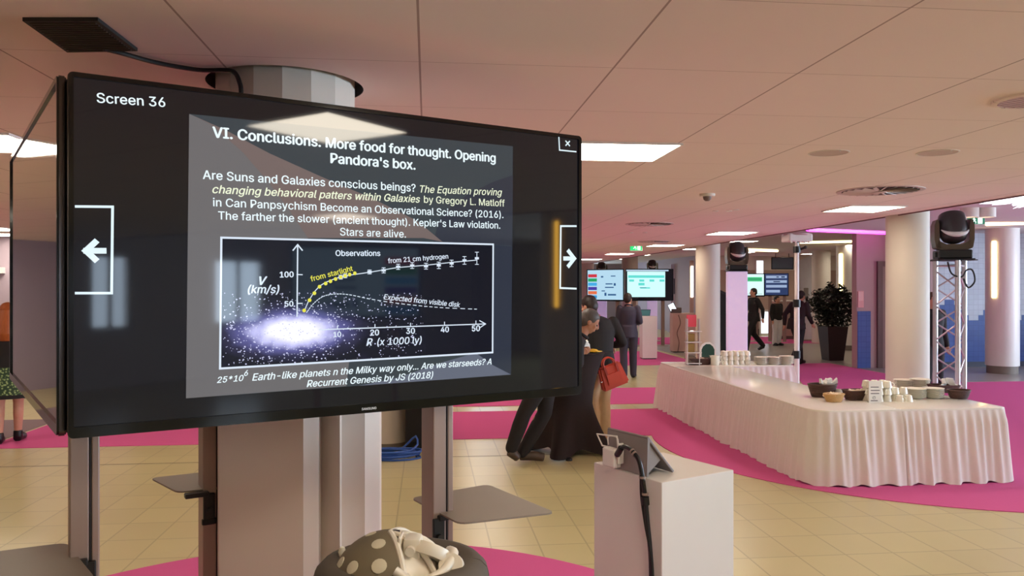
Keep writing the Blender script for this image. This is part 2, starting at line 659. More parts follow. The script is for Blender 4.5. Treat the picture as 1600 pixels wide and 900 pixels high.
tag(obj('carpet', MB().prism([(-5.0, 25.0), (14.0, 25.0), (14.0, 28.6), (-5.0, 28.6)], 0, CZ), M_carpet), 'farthest magenta carpet strip in the rear corridor', 'carpet')
struct('floor', MB().prism([(XL, 4.0), (-5.05, 4.0), (-5.05, 11.5), (XL, 11.5)], 0, 0.004), M_grey_carpet)
struct('floor', MB().prism([(6.8, 18.2), (17.4, 18.2), (17.4, 24.9), (6.8, 24.9)], 0, 0.004), mat('grey_stone', (150, 142, 136), 0.3, var=0.08, scale=3))
struct('floor', MB().prism([(9.75, 14.25), (17.4, 14.25), (17.4, 18.15), (9.75, 18.15)], 0, 0.004), MATS['grey_stone'])

# ------------------------------------------------------------------ columns


def flute_profile(r, n, k):
    return [(r * (1 if i % 2 == 0 else k) * math.cos(2 * PI * i / (2 * n)), r * (1 if i % 2 == 0 else k) * math.sin(2 * PI * i / (2 * n))) for i in range(2 * n)]


# column behind the big screen: faceted shaft and a wider casing round its lower half
t = thing('fluted_column', 'pale faceted column rising behind the big screen', 'column', (NEAR[0], NEAR[1], 0))
n = 16
obj('shaft', MB().prism([(0.287 * math.cos(2 * PI * (i + .3) / n), 0.287 * math.sin(2 * PI * (i + .3) / n)) for i in range(n)], CZ, HIGH), M_column, t)


def casing_pt(px, z):
    X, Y = c2w((px - 800) / F * z, z)
    return (X - NEAR[0], Y - NEAR[1])


cp = [casing_pt(338, 3.30), casing_pt(342, 2.99), casing_pt(474, 2.965), casing_pt(498, 3.02), casing_pt(502, 3.14), casing_pt(531, 3.05), casing_pt(534, 3.12), casing_pt(570, 3.16), casing_pt(593, 3.28),
      casing_pt(596, 3.45), casing_pt(560, 3.66), casing_pt(470, 3.72), casing_pt(380, 3.66), casing_pt(342, 3.5)]
obj('casing', MB().prism(cp, CZ, 1.72), M_column, t)
obj('casing_foot', B(-0.02, 0.10, -0.43, -0.36, 0, 0.03, 0.005), M_black, t)


M_column_dim = mat('column_paint_dimmed', (208, 198, 184), 0.6, var=0.02)  # column paint darkened to offset the strong light on these columns


def column(x, y, r, top, label, m=M_column_dim, plinth=None, led=None):
    t = thing('round_column', label, 'column', (x, y, 0))
    z0 = 0.0
    if plinth:
        obj('plinth', MB().lathe([(r * 0.93, 0), (r * 0.93, plinth)], 32), mat('grey_plinth', (128, 116, 106), 0.6), t, True)
        z0 = plinth
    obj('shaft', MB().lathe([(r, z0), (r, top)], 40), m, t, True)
    if led:
        ang, l0, l1, ww, mm = led
        R = Matrix.Rotation(ang, 4, 'Z')
        obj('led_strip', MB().box(r - 0.005, r + 0.03, -ww / 2, ww / 2, l0, l1, 0.012, M=R), mm, t)
    return t


M_led = glow('warm_led', (255, 224, 150), 7.0)
M_ledw = glow('white_led', (255, 246, 228), 7.0)
M_ledy = glow('yellow_led', (255, 190, 60), 11.0)
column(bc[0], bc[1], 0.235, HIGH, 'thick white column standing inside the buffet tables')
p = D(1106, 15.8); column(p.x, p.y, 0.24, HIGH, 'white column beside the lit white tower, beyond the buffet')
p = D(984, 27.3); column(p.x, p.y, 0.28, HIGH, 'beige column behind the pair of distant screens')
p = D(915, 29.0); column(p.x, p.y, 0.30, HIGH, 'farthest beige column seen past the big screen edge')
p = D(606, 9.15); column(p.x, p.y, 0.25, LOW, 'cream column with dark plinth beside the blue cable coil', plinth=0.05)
p = D(1566, 16.9); column(p.x, p.y, 0.32, HIGH, 'round white column with grey plinth before the blue tiled wall', M_white, plinth=0.17, led=(-PI * 0.86, 1.62, 2.82, 0.09, M_led))
p = D(1325, 23.4); column(p.x, p.y, 0.33, HIGH, 'white column behind the potted tree, with glowing LED strip', M_white, plinth=0.15, led=(-PI * 0.86, 1.55, 2.85, 0.11, M_led))
p = D(1283, 26.5); column(p.x, p.y, 0.30, HIGH, 'pale column left of the potted tree in the rear corridor', M_column)
p = c2w(7.81, -0.15); column(p[0], p[1], 0.32, HIGH, 'column with yellow LED strip reflected in the big screen', M_column, led=(PI * 0.93, 1.55, 2.75, 0.05, M_ledy))

# ------------------------------------------------------------------ ceiling fittings
M_panel = glow('light_panel', (255, 243, 222), PANEL_POWER)
PANELS = 'square ceiling light panels'
cl0 = None
panel_spots = []
lbl = {}


def panel(x, y, label, z=LOW):
    global cl0
    if cl0 is None:
        cl0 = thing('ceiling_light_panel', label, 'ceiling light', (x, y, z), 0, PANELS)
        f = MB()
        for a, b, c, d in ((-.31, .31, -.31, -.298), (-.31, .31, .298, .31), (-.31, -.298, -.298, .298), (.298, .31, -.298, .298)):
            f.box(a, b, c, d, -0.012, 0.0)
        obj('frame', f, M_white, cl0)
        obj('diffuser', B(-.298, .298, -.298, .298, -0.009, -0.001), M_panel, cl0)
        return cl0
    return dup(cl0, (x, y, z), label=label)


panel(0.88, 1.37, 'lit square panel overhead, mirrored in the top of the big screen')
panel(1.20, 4.85, 'large bright square panel just right of the big screen')
panel(-2.62, 4.95, 'bright square panel left of the big screen')
for y, l in ((8.0, 'bright square panel above the near buffet tables'), (11.7, 'bright square panel left of the far end of the buffet ceiling'), (15.1, 'bright square panel beside the hanging exit sign'),
             (18.8, 'small distant square panel below the hanging exit sign'), (22.3, 'most distant square panel at the big screen edge')):
    panel(4.65, y, l)
panel(-6.6, 13.2, 'distant square panel at the left edge, above the redhead')
HID = 'ceiling panel out of view that lights the hall'
for x, y in ((1.05, 8.4), (1.05, 12.0), (1.05, 15.5), (1.05, 19.0), (-2.6, 8.4), (-2.6, 12.0), (-2.6, 15.5), (4.65, 4.85), (-6.2, 4.9), (-6.2, 8.4), (-9.8, 8.4), (4.65, -2.2), (-2.6, -2.2), (-6.2, 1.3), (0.9, -2.2), (-2.6, -5.8), (0.9, -5.8), (-6.2, 12.0), (-9.8, 4.9)):
    panel(x, y, HID)
for x, y in ((8.5, 20.5), (8.5, 24.5), (12.5, 19.5), (12.5, 22.0), (11.0, 26.5), (13.8, 24.0), (14.0, 27.5), (8.0, 29.0), (8.0, 33.0), (3.5, 29.0), (3.5, 33.0)):  # panels added to brighten the dark rear corridor
    panel(x, y, 'added fill panel under the raised ceiling of the rear corridor', HIGH)

M_vent = mat('vent_metal', (205, 190, 186), 0.45, metal=0.2)
M_ventdark = mat('vent_dark', (70, 58, 58), 0.7)


def swirl_vent(p, r, label, slats=22):
    t = thing('swirl_vent', label, 'vent', (p.x, p.y, LOW), random.random(), 'round swirl vents')
    obj('rim', MB().lathe([(r, 0), (r, -0.004), (r * 0.93, -0.007), (r * 0.88, -0.004), (r * 0.88, 0)], 40, cap=False), M_vent, t, True)
    obj('backing', MB().lathe([(r * 0.87, -0.004), (r * 0.87, -0.001)], 40), M_ventdark, t)
    mb = MB()
    for k in range(slats):
        a = 2 * PI * k / slats
        R = Matrix.Rotation(a, 4, 'Z') @ Matrix.Translation((r * 0.5, 0, -0.007)) @ Matrix.Rotation(0.35, 4, 'X')
        mb.box(-r * 0.35, r * 0.35, -r * 0.045, r * 0.045, -0.0015, 0.0015, M=R)
    mb.lathe([(r * 0.15, -0.018), (r * 0.15, -0.004)], 20)
    obj('blades', mb, M_vent, t)




def CG(px, py, h=LOW):
    z = (h - EYE) * F / (452 - py)
    X, Y = c2w((px - 800) / F * z, z)
    return Vector((X, Y, h))


swirl_vent(CG(1375, 298), 0.36, 'round swirl vent above the near buffet corner')
swirl_vent(CG(1015, 350), 0.32, 'round swirl vent above the hanging exit sign')
swirl_vent(CG(1022, 377.5), 0.30, 'farther thin swirl vent right behind the hanging exit sign')
swirl_vent(Vector((-3.3, 8.9, LOW)), 0.36, 'swirl vent mirrored in the side screen')

# vent with parallel slats at the right edge
p = CG(1612, 155)
t = thing('slatted_vent', 'round vent with parallel slats at the upper right edge', 'vent', p)
r = 0.135
obj('rim', MB().lathe([(r * 1.2, 0), (r * 1.18, -0.008), (r, -0.012), (r, 0)], 40, cap=False), M_ceil, t, True)
obj('backing', MB().lathe([(r, -0.003), (r, -0.001)], 40), M_ventdark, t)
mb = MB()
for k in range(-5, 6):
    yy = k * r / 5.6
    hw = math.sqrt(max(0, r * r - yy * yy))
    mb.box(-hw, hw, yy - 0.007, yy + 0.007, -0.011, -0.003, M=Matrix.Rotation(0.35, 4, 'Z'))
obj('slats', mb, mat('vent_pink', (205, 170, 170), 0.6), t)

for (px, py, rr, l) in ((1295, 239, 0.125, 'flat recessed loudspeaker disc right of the bright panel'), (1465, 238.5, 0.125, 'flat recessed loudspeaker disc nearest the right edge')):
    p = CG(px, py)
    t = thing('ceiling_speaker', l, 'ceiling speaker', p, 0, 'ceiling speakers')
    obj('rim', MB().lathe([(rr, 0), (rr, -0.002), (rr * 0.93, -0.003), (rr * 0.93, 0)], 40, cap=False), M_matte, t, True)
    obj('grille', MB().lathe([(rr * 0.93, -0.0018), (rr * 0.93, -0.0005)], 40), mat('speaker_grille', (200, 180, 172), 0.8, var=0.1, scale=300), t)
    obj('status_light', MB().ball((rr * 0.1, -rr * 0.9, -0.006), 0.004), M_white, t)
p = CG(1105, 303)
t = thing('smoke_detector', 'small conical smoke detector on the ceiling', 'smoke detector', p)
obj('base', MB().lathe([(0.07, 0), (0.07, -0.016), (0.062, -0.024)], 28), M_matte, t, True)
obj('sensor', MB().lathe([(0.04, -0.022), (0.034, -0.05), (0.018, -0.064), (0, -0.066)], 24, cap=False), mat('sensor_grey', (130, 112, 106), 0.5), t, True)
for px, py, l in ((986, 363.5, 'tiny spotlight left of pair under swirl vent'), (1008, 363, 'tiny spotlight right of pair under swirl vent'), (1118, 329.5, 'leftmost tiny spotlight below the smoke detector'), (1139, 329.5, 'middle tiny spotlight below the smoke detector'), (1150, 327.5, 'rightmost tiny spotlight below the smoke detector')):
    p = CG(px, py)
    t = thing('recessed_spotlight', l, 'spotlight', p, 0, 'tiny recessed spotlights')
    obj('ring', MB().lathe([(0.035, 0), (0.035, -0.006), (0.024, -0.008), (0.024, 0)], 20, cap=False), M_white, t, True)
    obj('lens', MB().lathe([(0.024, -0.005), (0.024, -0.001)], 20), M_white, t)

# black grille in the ceiling, upper left, and the cable that leaves it
q = [CG(35, 27), CG(153, 27), CG(215, 75), CG(105, 77)]
cx_ = sum(v.x for v in q) / 4; cy_ = sum(v.y for v in q) / 4
t = thing('ceiling_grille', 'black square grille in the ceiling at upper left', 'grille', (cx_, cy_, LOW))
mb = MB().prism([(v.x - cx_, v.y - cy_) for v in q], -0.012, 0.0)
obj('frame', mb, mat('grille_black', (30, 24, 20), 0.7), t)
mb = MB()
for k in range(1, 16):
    a = q[0].lerp(q[3], k / 16); b = q[1].lerp(q[2], k / 16)
    a2 = a.lerp(b, 0.06); b2 = a.lerp(b, 0.94)
    mb.cyl((a2.x - cx_, a2.y - cy_, -0.013), (b2.x - cx_, b2.y - cy_, -0.013), 0.0035, 6)
obj('slats', mb, mat('grille_slat', (44, 34, 28), 0.6), t)


def smooth_path(pts, n=8):
    pts = [Vector(p) for p in pts]
    out = []
    P = [pts[0]] + pts + [pts[-1]]
    for i in range(1, len(P) - 2):
        for k in range(n):
            t_ = k / n
            a, b, c, d = P[i - 1], P[i], P[i + 1], P[i + 2]
            out.append(0.5 * ((2 * b) + (c - a) * t_ + (2 * a - 5 * b + 4 * c - d) * t_ ** 2 + (-a + 3 * b - 3 * c + d) * t_ ** 3))
    out.append(pts[-1])
    return out


cab = [CG(162, 76, LOW - 0.010), CG(190, 83, LOW - 0.012), CG(245, 98, LOW - 0.014), CG(310, 109, LOW - 0.014), CG(350, 109.5, LOW - 0.014), D(366, 3.06, 113), D(374, 3.04, 128), D(377, 3.02, 150), D(378, 3.0, 240), D(378, 3.0, 330)]
tag(obj('screen_cable', MB().tube(smooth_path(cab, 6), 0.009, 8), M_black, None, True), 'thick black cable from the ceiling grille down behind the big screen', 'cable')

# ------------------------------------------------------------------ hanging exit sign and the one at the right
def exit_sign(p, w, h, hang, label, rz=0.0, es=1.8):
    t = thing('exit_sign', label, 'exit sign', p, rz)
    green = mat('exit_green', (20, 150, 80), 0.4, emit=(30, 170, 95), es=1.6)
    if es < 1:
        green = mat('exit_green_dim', (30, 110, 80), 0.4, emit=(40, 130, 95), es=0.5)
    wh = glow('exit_white', (235, 255, 240), es)
    obj('housing', B(-w / 2 - .01, w / 2 + .01, 0, .03, 0, h, .004), M_white, t)
    obj('green_face', B(-w / 2, w / 2, -.004, 0.0, .008, h - .008), green, t)
    mb = MB()     # running figure, doorway and arrow
    k = h
    mb.ball((-0.12 * w, -.005, .78 * k), .07 * k, .003, .07 * k, 12, 8)
    for a, b, ww in (((-.13 * w, .68), (-.10 * w, .42), .10), ((-.10 * w, .45), (-.02 * w, .30), .06), ((-.02 * w, .30), (-.03 * w, .14), .05), ((-.10 * w, .45), (-.17 * w, .28), .06), ((-.17 * w, .28), (-.25 * w, .26), .05),
                     ((-.13 * w, .66), (-.22 * w, .54), .04), ((-.12 * w, .66), (-.03 * w, .55), .04)):
        mb.cyl((a[0], -.005, a[1] * k), (b[0], -.005, b[1] * k), ww * k * .5, 6)
    mb.box(.10 * w, .36 * w, -.0055, -.004, .12 * k, .88 * k)
    obj('pictogram', mb, wh, t)
    if hang:
        for sx in (-.3, .3):
            obj('hanger', MB().cyl((sx * w, .015, h), (sx * w, .015, h + hang), .006, 8), M_white, t)
    return t


p = D(994, 15.9, 392)
exit_sign(p, 0.24, 0.19, LOW - p.z - 0.19, 'green and white running man exit sign hanging in mid hall', -YAW)
p = D(1525, 13.6, 351)
exit_sign(p, 0.30, 0.16, HIGH - p.z - 0.16, 'dark green exit sign hanging behind the truss spotlight', -YAW, es=0.6)

# round downlights and bright diffuser under the raised ceiling at the right
for px, l in ((1515, 'left of two short round downlights above the green sign'), (1541, 'right of two short round downlights above the green sign')):
    p = D(px, 12.6, 320)
    t = thing('round_downlight', l, 'downlight', (p.x, p.y, HIGH), 0, 'round downlights')
    r_ = 0.135
    obj('housing', MB().lathe([(r_, 0), (r_, -0.15), (r_ * .85, -0.15), (r_ * .85, -0.03)], 28, cap=False), M_matte, t, True)
    obj('lens', MB().lathe([(r_ * .85, -0.135), (r_ * .85, -0.13)], 28), glow('downlight_glow', (255, 232, 190), 1.6), t)
p = CG(1585, 308, HIGH)
t = thing('ceiling_diffuser', 'bright white petal diffuser at the right edge under the raised ceiling', 'ceiling light', (p.x + .3, p.y, HIGH))
mb = MB()
for k in range(14):
    R = Matrix.Rotation(2 * PI * k / 14, 4, 'Z') @ Matrix.Translation((0.5, 0, -0.02)) @ Matrix.Rotation(0.4, 4, 'X')
    mb.ball((0, 0, 0), 0.26, 0.07, 0.008, 14, 6)
    bmesh.ops.transform(mb.bm, matrix=R, verts=mb.bm.verts[-(14 * 5 + 2):])
obj('petals', mb, glow('petal_glow', (240, 244, 255), 1.5), t, True)
obj('hub', MB().lathe([(0.2, 0), (0.16, -0.03), (0, -0.035)], 24, cap=False), M_white, t, True)

# warm cove glow lines and the magenta LED line
M_cove = glow('cove_glow', (255, 226, 160), 4.0)
M_mag = glow('magenta_led', (255, 40, 225), 3.0)
a, b = CG(1262, 357.5, HIGH - .01), CG(1384, 362.5, HIGH - .01)
tag(obj('led_line', MB().tube([a, b], 0.06, 8), M_mag), 'glowing magenta LED line under the ceiling by the door', 'led light')
a, b = CG(1250, 378, HIGH - .01), CG(1342, 376, HIGH - .01)
tag(obj('led_line', MB().tube([a, b], 0.05, 8), M_cove), 'warm glowing LED line over the rear corridor', 'led light')
a, b = D(1541, 15.3, 349), D(1640, 15.3, 346)
tag(obj('led_line', MB().tube([a, b], 0.05, 8), M_cove), 'warm glowing LED line above the right white column', 'led light')
a, b = CG(1150, 390, HIGH - .05), CG(1215, 392, HIGH - .05)
tag(obj('led_line', MB().tube([a, b], 0.04, 8), M_cove), 'warm LED line above the lit white tower', 'led light')


# ------------------------------------------------------------------ walls at the right rear: door wall and stepped blue tiles
WY = 17.0
struct('wall_rear', B(9.72, 11.62, WY, WY + 0.2, 0, HIGH), M_pinkwall)


def tile_wall():
    bm = bmesh.new()
    s = 0.12
    x0, x1 = 11.62, XR
    nx, nz = int((x1 - x0) / s), int(HIGH / s)
    for i in range(nx):
        xm = x0 + (i + .5) * s
        ph = ((xm - 12.55) / 1.15) % 1.0
        top = 1.0 + 0.62 * (1 - abs(2 * ph - 1))
        for j in range(nz + 1):
            zt = min(HIGH, (j + 1) * s)
            f = bm.faces.new([bm.verts.new(v) for v in ((x0 + i * s, WY, j * s), (x0 + (i + 1) * s, WY, j * s), (x0 + (i + 1) * s, WY, zt), (x0 + i * s, WY, zt))])
            f.material_index = 1 if (j + .5) * s < top else 0
            if j == 0:
                f.material_index = 2
    return bm


def tile_mat(name, col, line):
    m = grid_mat(name, col, line, 0.12, 0.12, 11.62, 0.0, 0.008, rough=0.25, var=0.10, lstr=0.7)
    # joints run in x and z on this wall
    nt = m.node_tree
    sep = [n_ for n_ in nt.nodes if n_.type == 'SEPXYZ'][0]
    for l_ in list(nt.links):
        if l_.from_node == sep and l_.from_socket.name == 'Y':
            to = l_.to_socket
            nt.links.remove(l_)
            nt.links.new(sep.outputs['Z'], to)
    return m


w_ = struct('wall_tiled', tile_wall(), tile_mat('pale_tiles', (206, 214, 226), (170, 178, 194)))
w_.data.materials.append(tile_mat('blue_tiles', (72, 98, 168), (50, 70, 130)))
w_.data.materials.append(mat('tile_plinth', (60, 64, 84), 0.4))
struct('wall_rear', B(11.62, XR, WY + 0.01, WY + 0.2, 0, HIGH), M_pinkwall)
for k, xx in enumerate((9.76,)):
    w_ = struct('trim_5', B(9.74, 10.05, WY - 0.02, WY, 0.0, 1.30), MATS['blue_tiles'])
# lift door in a metal frame
dr = struct('door_1', MB().box(10.2, 10.32, WY - .06, WY, 0, 2.32).box(11.35, 11.47, WY - .06, WY, 0, 2.32).box(10.2, 11.47, WY - .06, WY, 2.32, 2.44), mat('door_frame', (110, 86, 84), 0.4, metal=.3))
obj('door_leaf', B(10.32, 10.82, WY - .03, WY - .005, 0, 2.32), mat('door_leaf', (150, 124, 122), 0.35, metal=.4), dr)
obj('door_leaf', B(10.85, 11.35, WY - .03, WY - .005, 0, 2.32), MATS['door_leaf'], dr)
obj('door_post', B(10.45, 10.53, WY - .07, WY - .03, 0, 2.32, .01), mat('door_post', (196, 170, 168), 0.35, metal=.3), dr)
p = D(1356.5, 17.6, 468)
t = thing('notice_board', 'small pale pink notice panel on the wall by the lift door', 'notice', (p.x + .02, WY, p.z))
obj('board', B(-.07, .07, -.02, 0, -.19, .19, .004), mat('notice_pink', (232, 170, 168), 0.6), t)
obj('sheet', B(-.055, .055, -.023, -.02, -.03, .17), mat('notice_sheet', (240, 196, 192), 0.7), t)

# rear corridor backdrop
struct('wall_corridor', B(10.4, XR, 29.6, 29.8, 0, HIGH), M_taupe)
struct('wall_corridor', B(10.3, 10.4, 29.6, YF, 0, HIGH), M_mauve)
struct('trim_6', B(10.4, XR, 29.57, 29.6, 2.55, HIGH), M_matte)
struct('trim_7', B(10.4, XR, 29.57, 29.6, 0, 0.25), mat('dark_base', (96, 82, 78), 0.5))
# lower dark panels and a bright doorway
p = D(1213, 30.2, 505)
t = struct('door_2', B(p.x - .42, p.x + .42, 29.5, 29.6, 0, 1.0, .01), M_white)
obj('pane', B(p.x - .36, p.x + .36, 29.49, 29.5, .08, .92), glow('lit_door', (225, 238, 255), 1.3), t)
p = D(1196, 30.2, 415)
t = struct('window_20', B(p.x - .16, p.x + .16, 29.5, 29.6, 2.35, 2.95, .01), M_white)
obj('pane', B(p.x - .13, p.x + .13, 29.49, 29.5, 2.39, 2.91), glow('lit_window', (235, 240, 255), 1.6), t)
a, b = D(1244, 27.6), D(1272, 27.6)
t = thing('display_board', 'tall white display board with a small poster in the rear corridor', 'board', (a.x, a.y, 0), -YAW)
w = (b - a).length
obj('panel', MB().slab([(0, 0), (w, 0), (w, 3.02), (0, 2.75)], 0, .05), mat('board_white', (222, 226, 232), 0.6), t)
obj('poster', B(w * .42, w * .68, -.01, 0, 1.45, 1.85, .002), mat('poster_grey', (150, 146, 140), 0.7), t)
obj('foot', B(-.05, w + .05, -.15, .2, 0, .04, .01), M_alu, t)
a, b = D(1226, 28.3), D(1242, 28.3)
t = thing('info_counter', 'taupe counter block beside the display board', 'counter', (a.x, a.y, 0), -YAW)
w = (b - a).length
obj('body', B(-.3, w + .1, 0, .6, 0, 1.35, .01), M_taupe, t)
obj('counter_top', B(-.34, w + .14, -.05, .65, 1.35, 1.40, .01), M_matte, t)
obj('plinth', B(-.26, w + .06, -.01, .0, 0, .12), MATS['dark_base'], t)

# bright lavender partition and white strip lamp at the far middle
a, b = D(1048, 33.0), D(1079, 33.0)
w = (b - a).length
t = thing('partition_panel', 'pale lavender partition right of the far screens', 'partition', (a.x, a.y, 0), -YAW)
obj('panel', B(0, w, 0, .08, 0, 2.85, .01), mat('lavender_panel', (216, 206, 236), 0.6), t)
obj('dark_sign', B(.12, .26, -.03, 0, 1.6, 2.25, .005), mat('sign_slate', (70, 78, 110), 0.4), t)
obj('foot', B(-.1, w + .1, -.2, .28, 0, .03, .01), M_alu, t)
p = D(1081, 30.0)
t = thing('strip_lamp', 'tall bright white strip lamp left of the white column', 'lamp', (p.x, p.y, 0))
obj('tube', B(-.045, .045, -.03, .0, 1.5, 2.68, .02), M_ledw, t)
obj('post', B(-.08, .08, 0, .08, 0, 2.9, .01), M_taupe, t)

# ------------------------------------------------------------------ THE BIG SCREEN
TVC = c2w(-0.4777, 2.6273)
TVZ = EYE + 0.0942
TVA = math.radians(31.78) - YAW
TW, TH = 1.75, 1.008
tu = Vector((math.cos(TVA), math.sin(TVA), 0))
tn = Vector((math.sin(TVA), -math.cos(TVA), 0))


def TVP(px, py):
    """where the line of sight meets the screen, in the screen's own (across, up) metres"""
    X, Y = c2w((px - 800) / F, 1.0)
    d = Vector((X, Y, (452 - py) / F))
    c = Vector((TVC[0], TVC[1], TVZ - EYE))
    q = d * (c.dot(tn) / d.dot(tn)) - c
    return (q.dot(tu), q.z)


def rounded(x0, x1, z0, z1, r=0.012, n=5):
    P = []
    for cx, cz, a in ((x1 - r, z1 - r, 0), (x0 + r, z1 - r, PI / 2), (x0 + r, z0 + r, PI), (x1 - r, z0 + r, 1.5 * PI)):
        for k in range(n + 1):
            P.append((cx + r * math.cos(a + k * PI / 2 / n), cz + r * math.sin(a + k * PI / 2 / n)))
    return P


def frame_slab(mb, outer, inner, y0, y1):
    """ring between two outlines with the same point count"""
    n = len(outer)
    V = [[mb.bm.verts.new((p[0], y, p[1])) for p in o] for o, y in ((outer, y0), (inner, y0), (inner, y1), (outer, y1))]
    fs = []
    for i in range(n):
        j = (i + 1) % n
        for a, b in ((0, 1), (1, 2), (2, 3), (3, 0)):
            fs.append(mb.bm.faces.new((V[a][i], V[a][j], V[b][j], V[b][i])))
    bmesh.ops.recalc_face_normals(mb.bm, faces=fs)
    return mb


def make_tv(name, label, loc, rz, w, h, screen_mat, bez=(.013, .013, .030), depth=.055, group=None, bezel_mat=None):
    t = thing(name, label, 'screen', loc, rz, group)
    o = rounded(-w / 2, w / 2, -h / 2, h / 2, .014)
    i_ = rounded(-w / 2 + bez[0], w / 2 - bez[0], -h / 2 + bez[2], h / 2 - bez[1], .004)
    obj('bezel', frame_slab(MB(), o, i_, -.012, .012), bezel_mat or M_blackgloss, t)
    obj('back_cover', MB().slab(rounded(-w / 2 + .004, w / 2 - .004, -h / 2 + .004, h / 2 - .004, .014), .012, depth * .6).box(-w * .20, w * .04, depth * .6, depth + .02, -h * .42, h * .2, .012), M_black, t)
    s = obj('screen', B(-w / 2 + bez[0], w / 2 - bez[0], -.006, .004, -h / 2 + bez[2], h / 2 - bez[1]), screen_mat, t)
    return t, s


tv, scr = make_tv('television', 'huge black wall screen showing the conclusions slide in the foreground', (TVC[0], TVC[1], TVZ), TVA, TW, TH, M_screen)
ed = MB()   # thin bright metal edge round the bezel
frame_slab(ed, rounded(-TW / 2 - .002, TW / 2 + .002, -TH / 2 - .002, TH / 2 + .002, .015), rounded(-TW / 2, TW / 2, -TH / 2, TH / 2, .014), -.004, .008)
obj('edge_trim', ed, mat('smoked_metal', (90, 82, 80), 0.18, metal=.9), tv)
q0, q1 = TVP(563, 637), TVP(586, 634)
text_mesh('maker_logo', 'SAMSUNG', mat('logo_silver', (200, 200, 200), 0.3, emit=(150, 150, 150), es=.5), tv, width=q1[0] - q0[0], loc=(q0[0], -.0125, -TH / 2 + .010), bold=.02)

SY0 = -.0064


def shown(name, polys, m, lift=0.0, label=None):
    """flat figures shown on the screen: polygons in photo points, laid on the screen's plane"""
    mb = MB()
    for P in polys:
        pts_ = [TVP(*p) for p in P]
        f = mb.bm.faces.new([mb.bm.verts.new((a, SY0 - lift, b)) for a, b in pts_])
        if f.normal.y > 0 or True:
            f.normal_update()
            if f.normal.y > 0:
                f.normal_flip()
    o = obj(name, mb, m, scr)
    if label:
        o['label'] = label
    return o


def strip(P, w):
    """a band of width w (m) along photo points, as local (x,z) quads"""
    L_ = [Vector(TVP(*p)) for p in P]
    qs = []
    for a, b in zip(L_, L_[1:]):
        d = (b - a).normalized()
        n_ = Vector((-d.y, d.x)) * w / 2
        e = d * w / 2
        qs.append([a - e - n_, b + e - n_, b + e + n_, a - e + n_])
    return qs


def shown_local(name, quads, m, lift):
    mb = MB()
    for Q in quads:
        f = mb.bm.faces.new([mb.bm.verts.new((p[0], SY0 - lift, p[1])) for p in Q])
        f.normal_update()
        if f.normal.y > 0:
            f.normal_flip()
    return obj(name, mb, m, scr)


TXT = lcd('lcd_white', (226, 240, 246), 1.05)
TXY = lcd('lcd_cream', (234, 240, 212), 1.0)
TXW = lcd('lcd_line', (214, 226, 240), 1.0)
YEL = lcd('lcd_yellow', (232, 226, 70), 0.95)
# slide background and its shapes
shown('slide_panel', [[(295, 178.5), (800, 229), (797, 585), (290, 622)]], lcd('lcd_slate', (56, 64, 70), 1.0))
shown('slide_shape', [[(295, 178.5), (330, 196), (378, 238), (418, 284), (452, 330), (480, 372), (520, 430), (540, 500), (545, 560), (540, 603), (290, 622)]], lcd('lcd_grey', (104, 102, 104), 1.0), .0002)
shown('slide_shape', [[(296, 179), (352, 204), (420, 240), (500, 276), (580, 310), (650, 345), (690, 378), (660, 372), (480, 372), (452, 330), (418, 284), (378, 238), (330, 196)]], lcd('lcd_taupe', (112, 98, 96), 1.0), .0003)
shown('slide_shape', [[(800, 274), (770, 284), (735, 301), (706, 320), (684, 345), (676, 378), (799, 384)]], lcd('lcd_night', (46, 50, 62), 1.0), .0002)
shown('slide_shape', [[(742, 551), (768, 570), (797, 585), (560, 602.5), (620, 590), (690, 566)]], lcd('lcd_mist', (96, 102, 118), 1.0), .0002)
shown('slide_shape', [[(799, 385), (772, 383), (768, 551), (742, 551), (768, 570), (797, 585)]], lcd('lcd_dusk', (44, 50, 64), 1.0), .0001)


def line(name, body, l, r, m, shear=0.0, bold=0.0, lift=.0012):
    a, b = TVP(*l), TVP(*r)
    w_ = b[0] - a[0]
    ang = math.atan2(b[1] - a[1], w_)
    return text_mesh(name, body, m, scr, width=math.hypot(w_, b[1] - a[1]), shear=shear, bold=bold, loc=(a[0], SY0 - lift, a[1]), rot=ang)


line('slide_title', 'VI. Conclusions. More food for thought. Opening', (331, 215), (773, 254), TXT, 0, .026)
line('slide_title', "Pandora's box.", (515, 255), (648, 265.5), TXT, 0, .026)
line('slide_text', 'Are Suns and Galaxies conscious beings?', (316, 280), (648, 300), TXT, 0, .013)
line('slide_text', 'The Equation proving', (655, 301), (783, 306), TXY, .25, .008)
line('slide_text', 'changing behavioral patters within Galaxies', (331, 302), (655, 317), TXY, .25, .013)
line('slide_text', 'by Gregory L. Matloff', (661, 317), (787, 323), TXY, 0, .008)
line('slide_text', 'in Can Panpsychism Become an Observational Science? (2016).', (332, 322.5), (785, 341), TXT, 0, .011)
line('slide_text', "The farther the slower (ancient thought). Kepler's Law violation.", (340, 343), (780, 357.5), TXT, 0, .011)
line('slide_text', 'Stars are alive.', (530, 368), (633, 371.5), TXT, 0, .008)
line('slide_text', '25*10', (338, 598), (380, 594.5), TXT, .25, .016)
line('slide_text', '6', (380.5, 587), (387, 586.4), TXT, .25, .014)
line('slide_text', 'Earth-like planets n the Milky way only... Are we starseeds? A', (393, 594.5), (766.5, 569), TXT, .25, .014)
line('slide_text', 'Recurrent Genesis by JS (2018)', (478, 604.5), (675.5, 590), TXT, .25, .014)
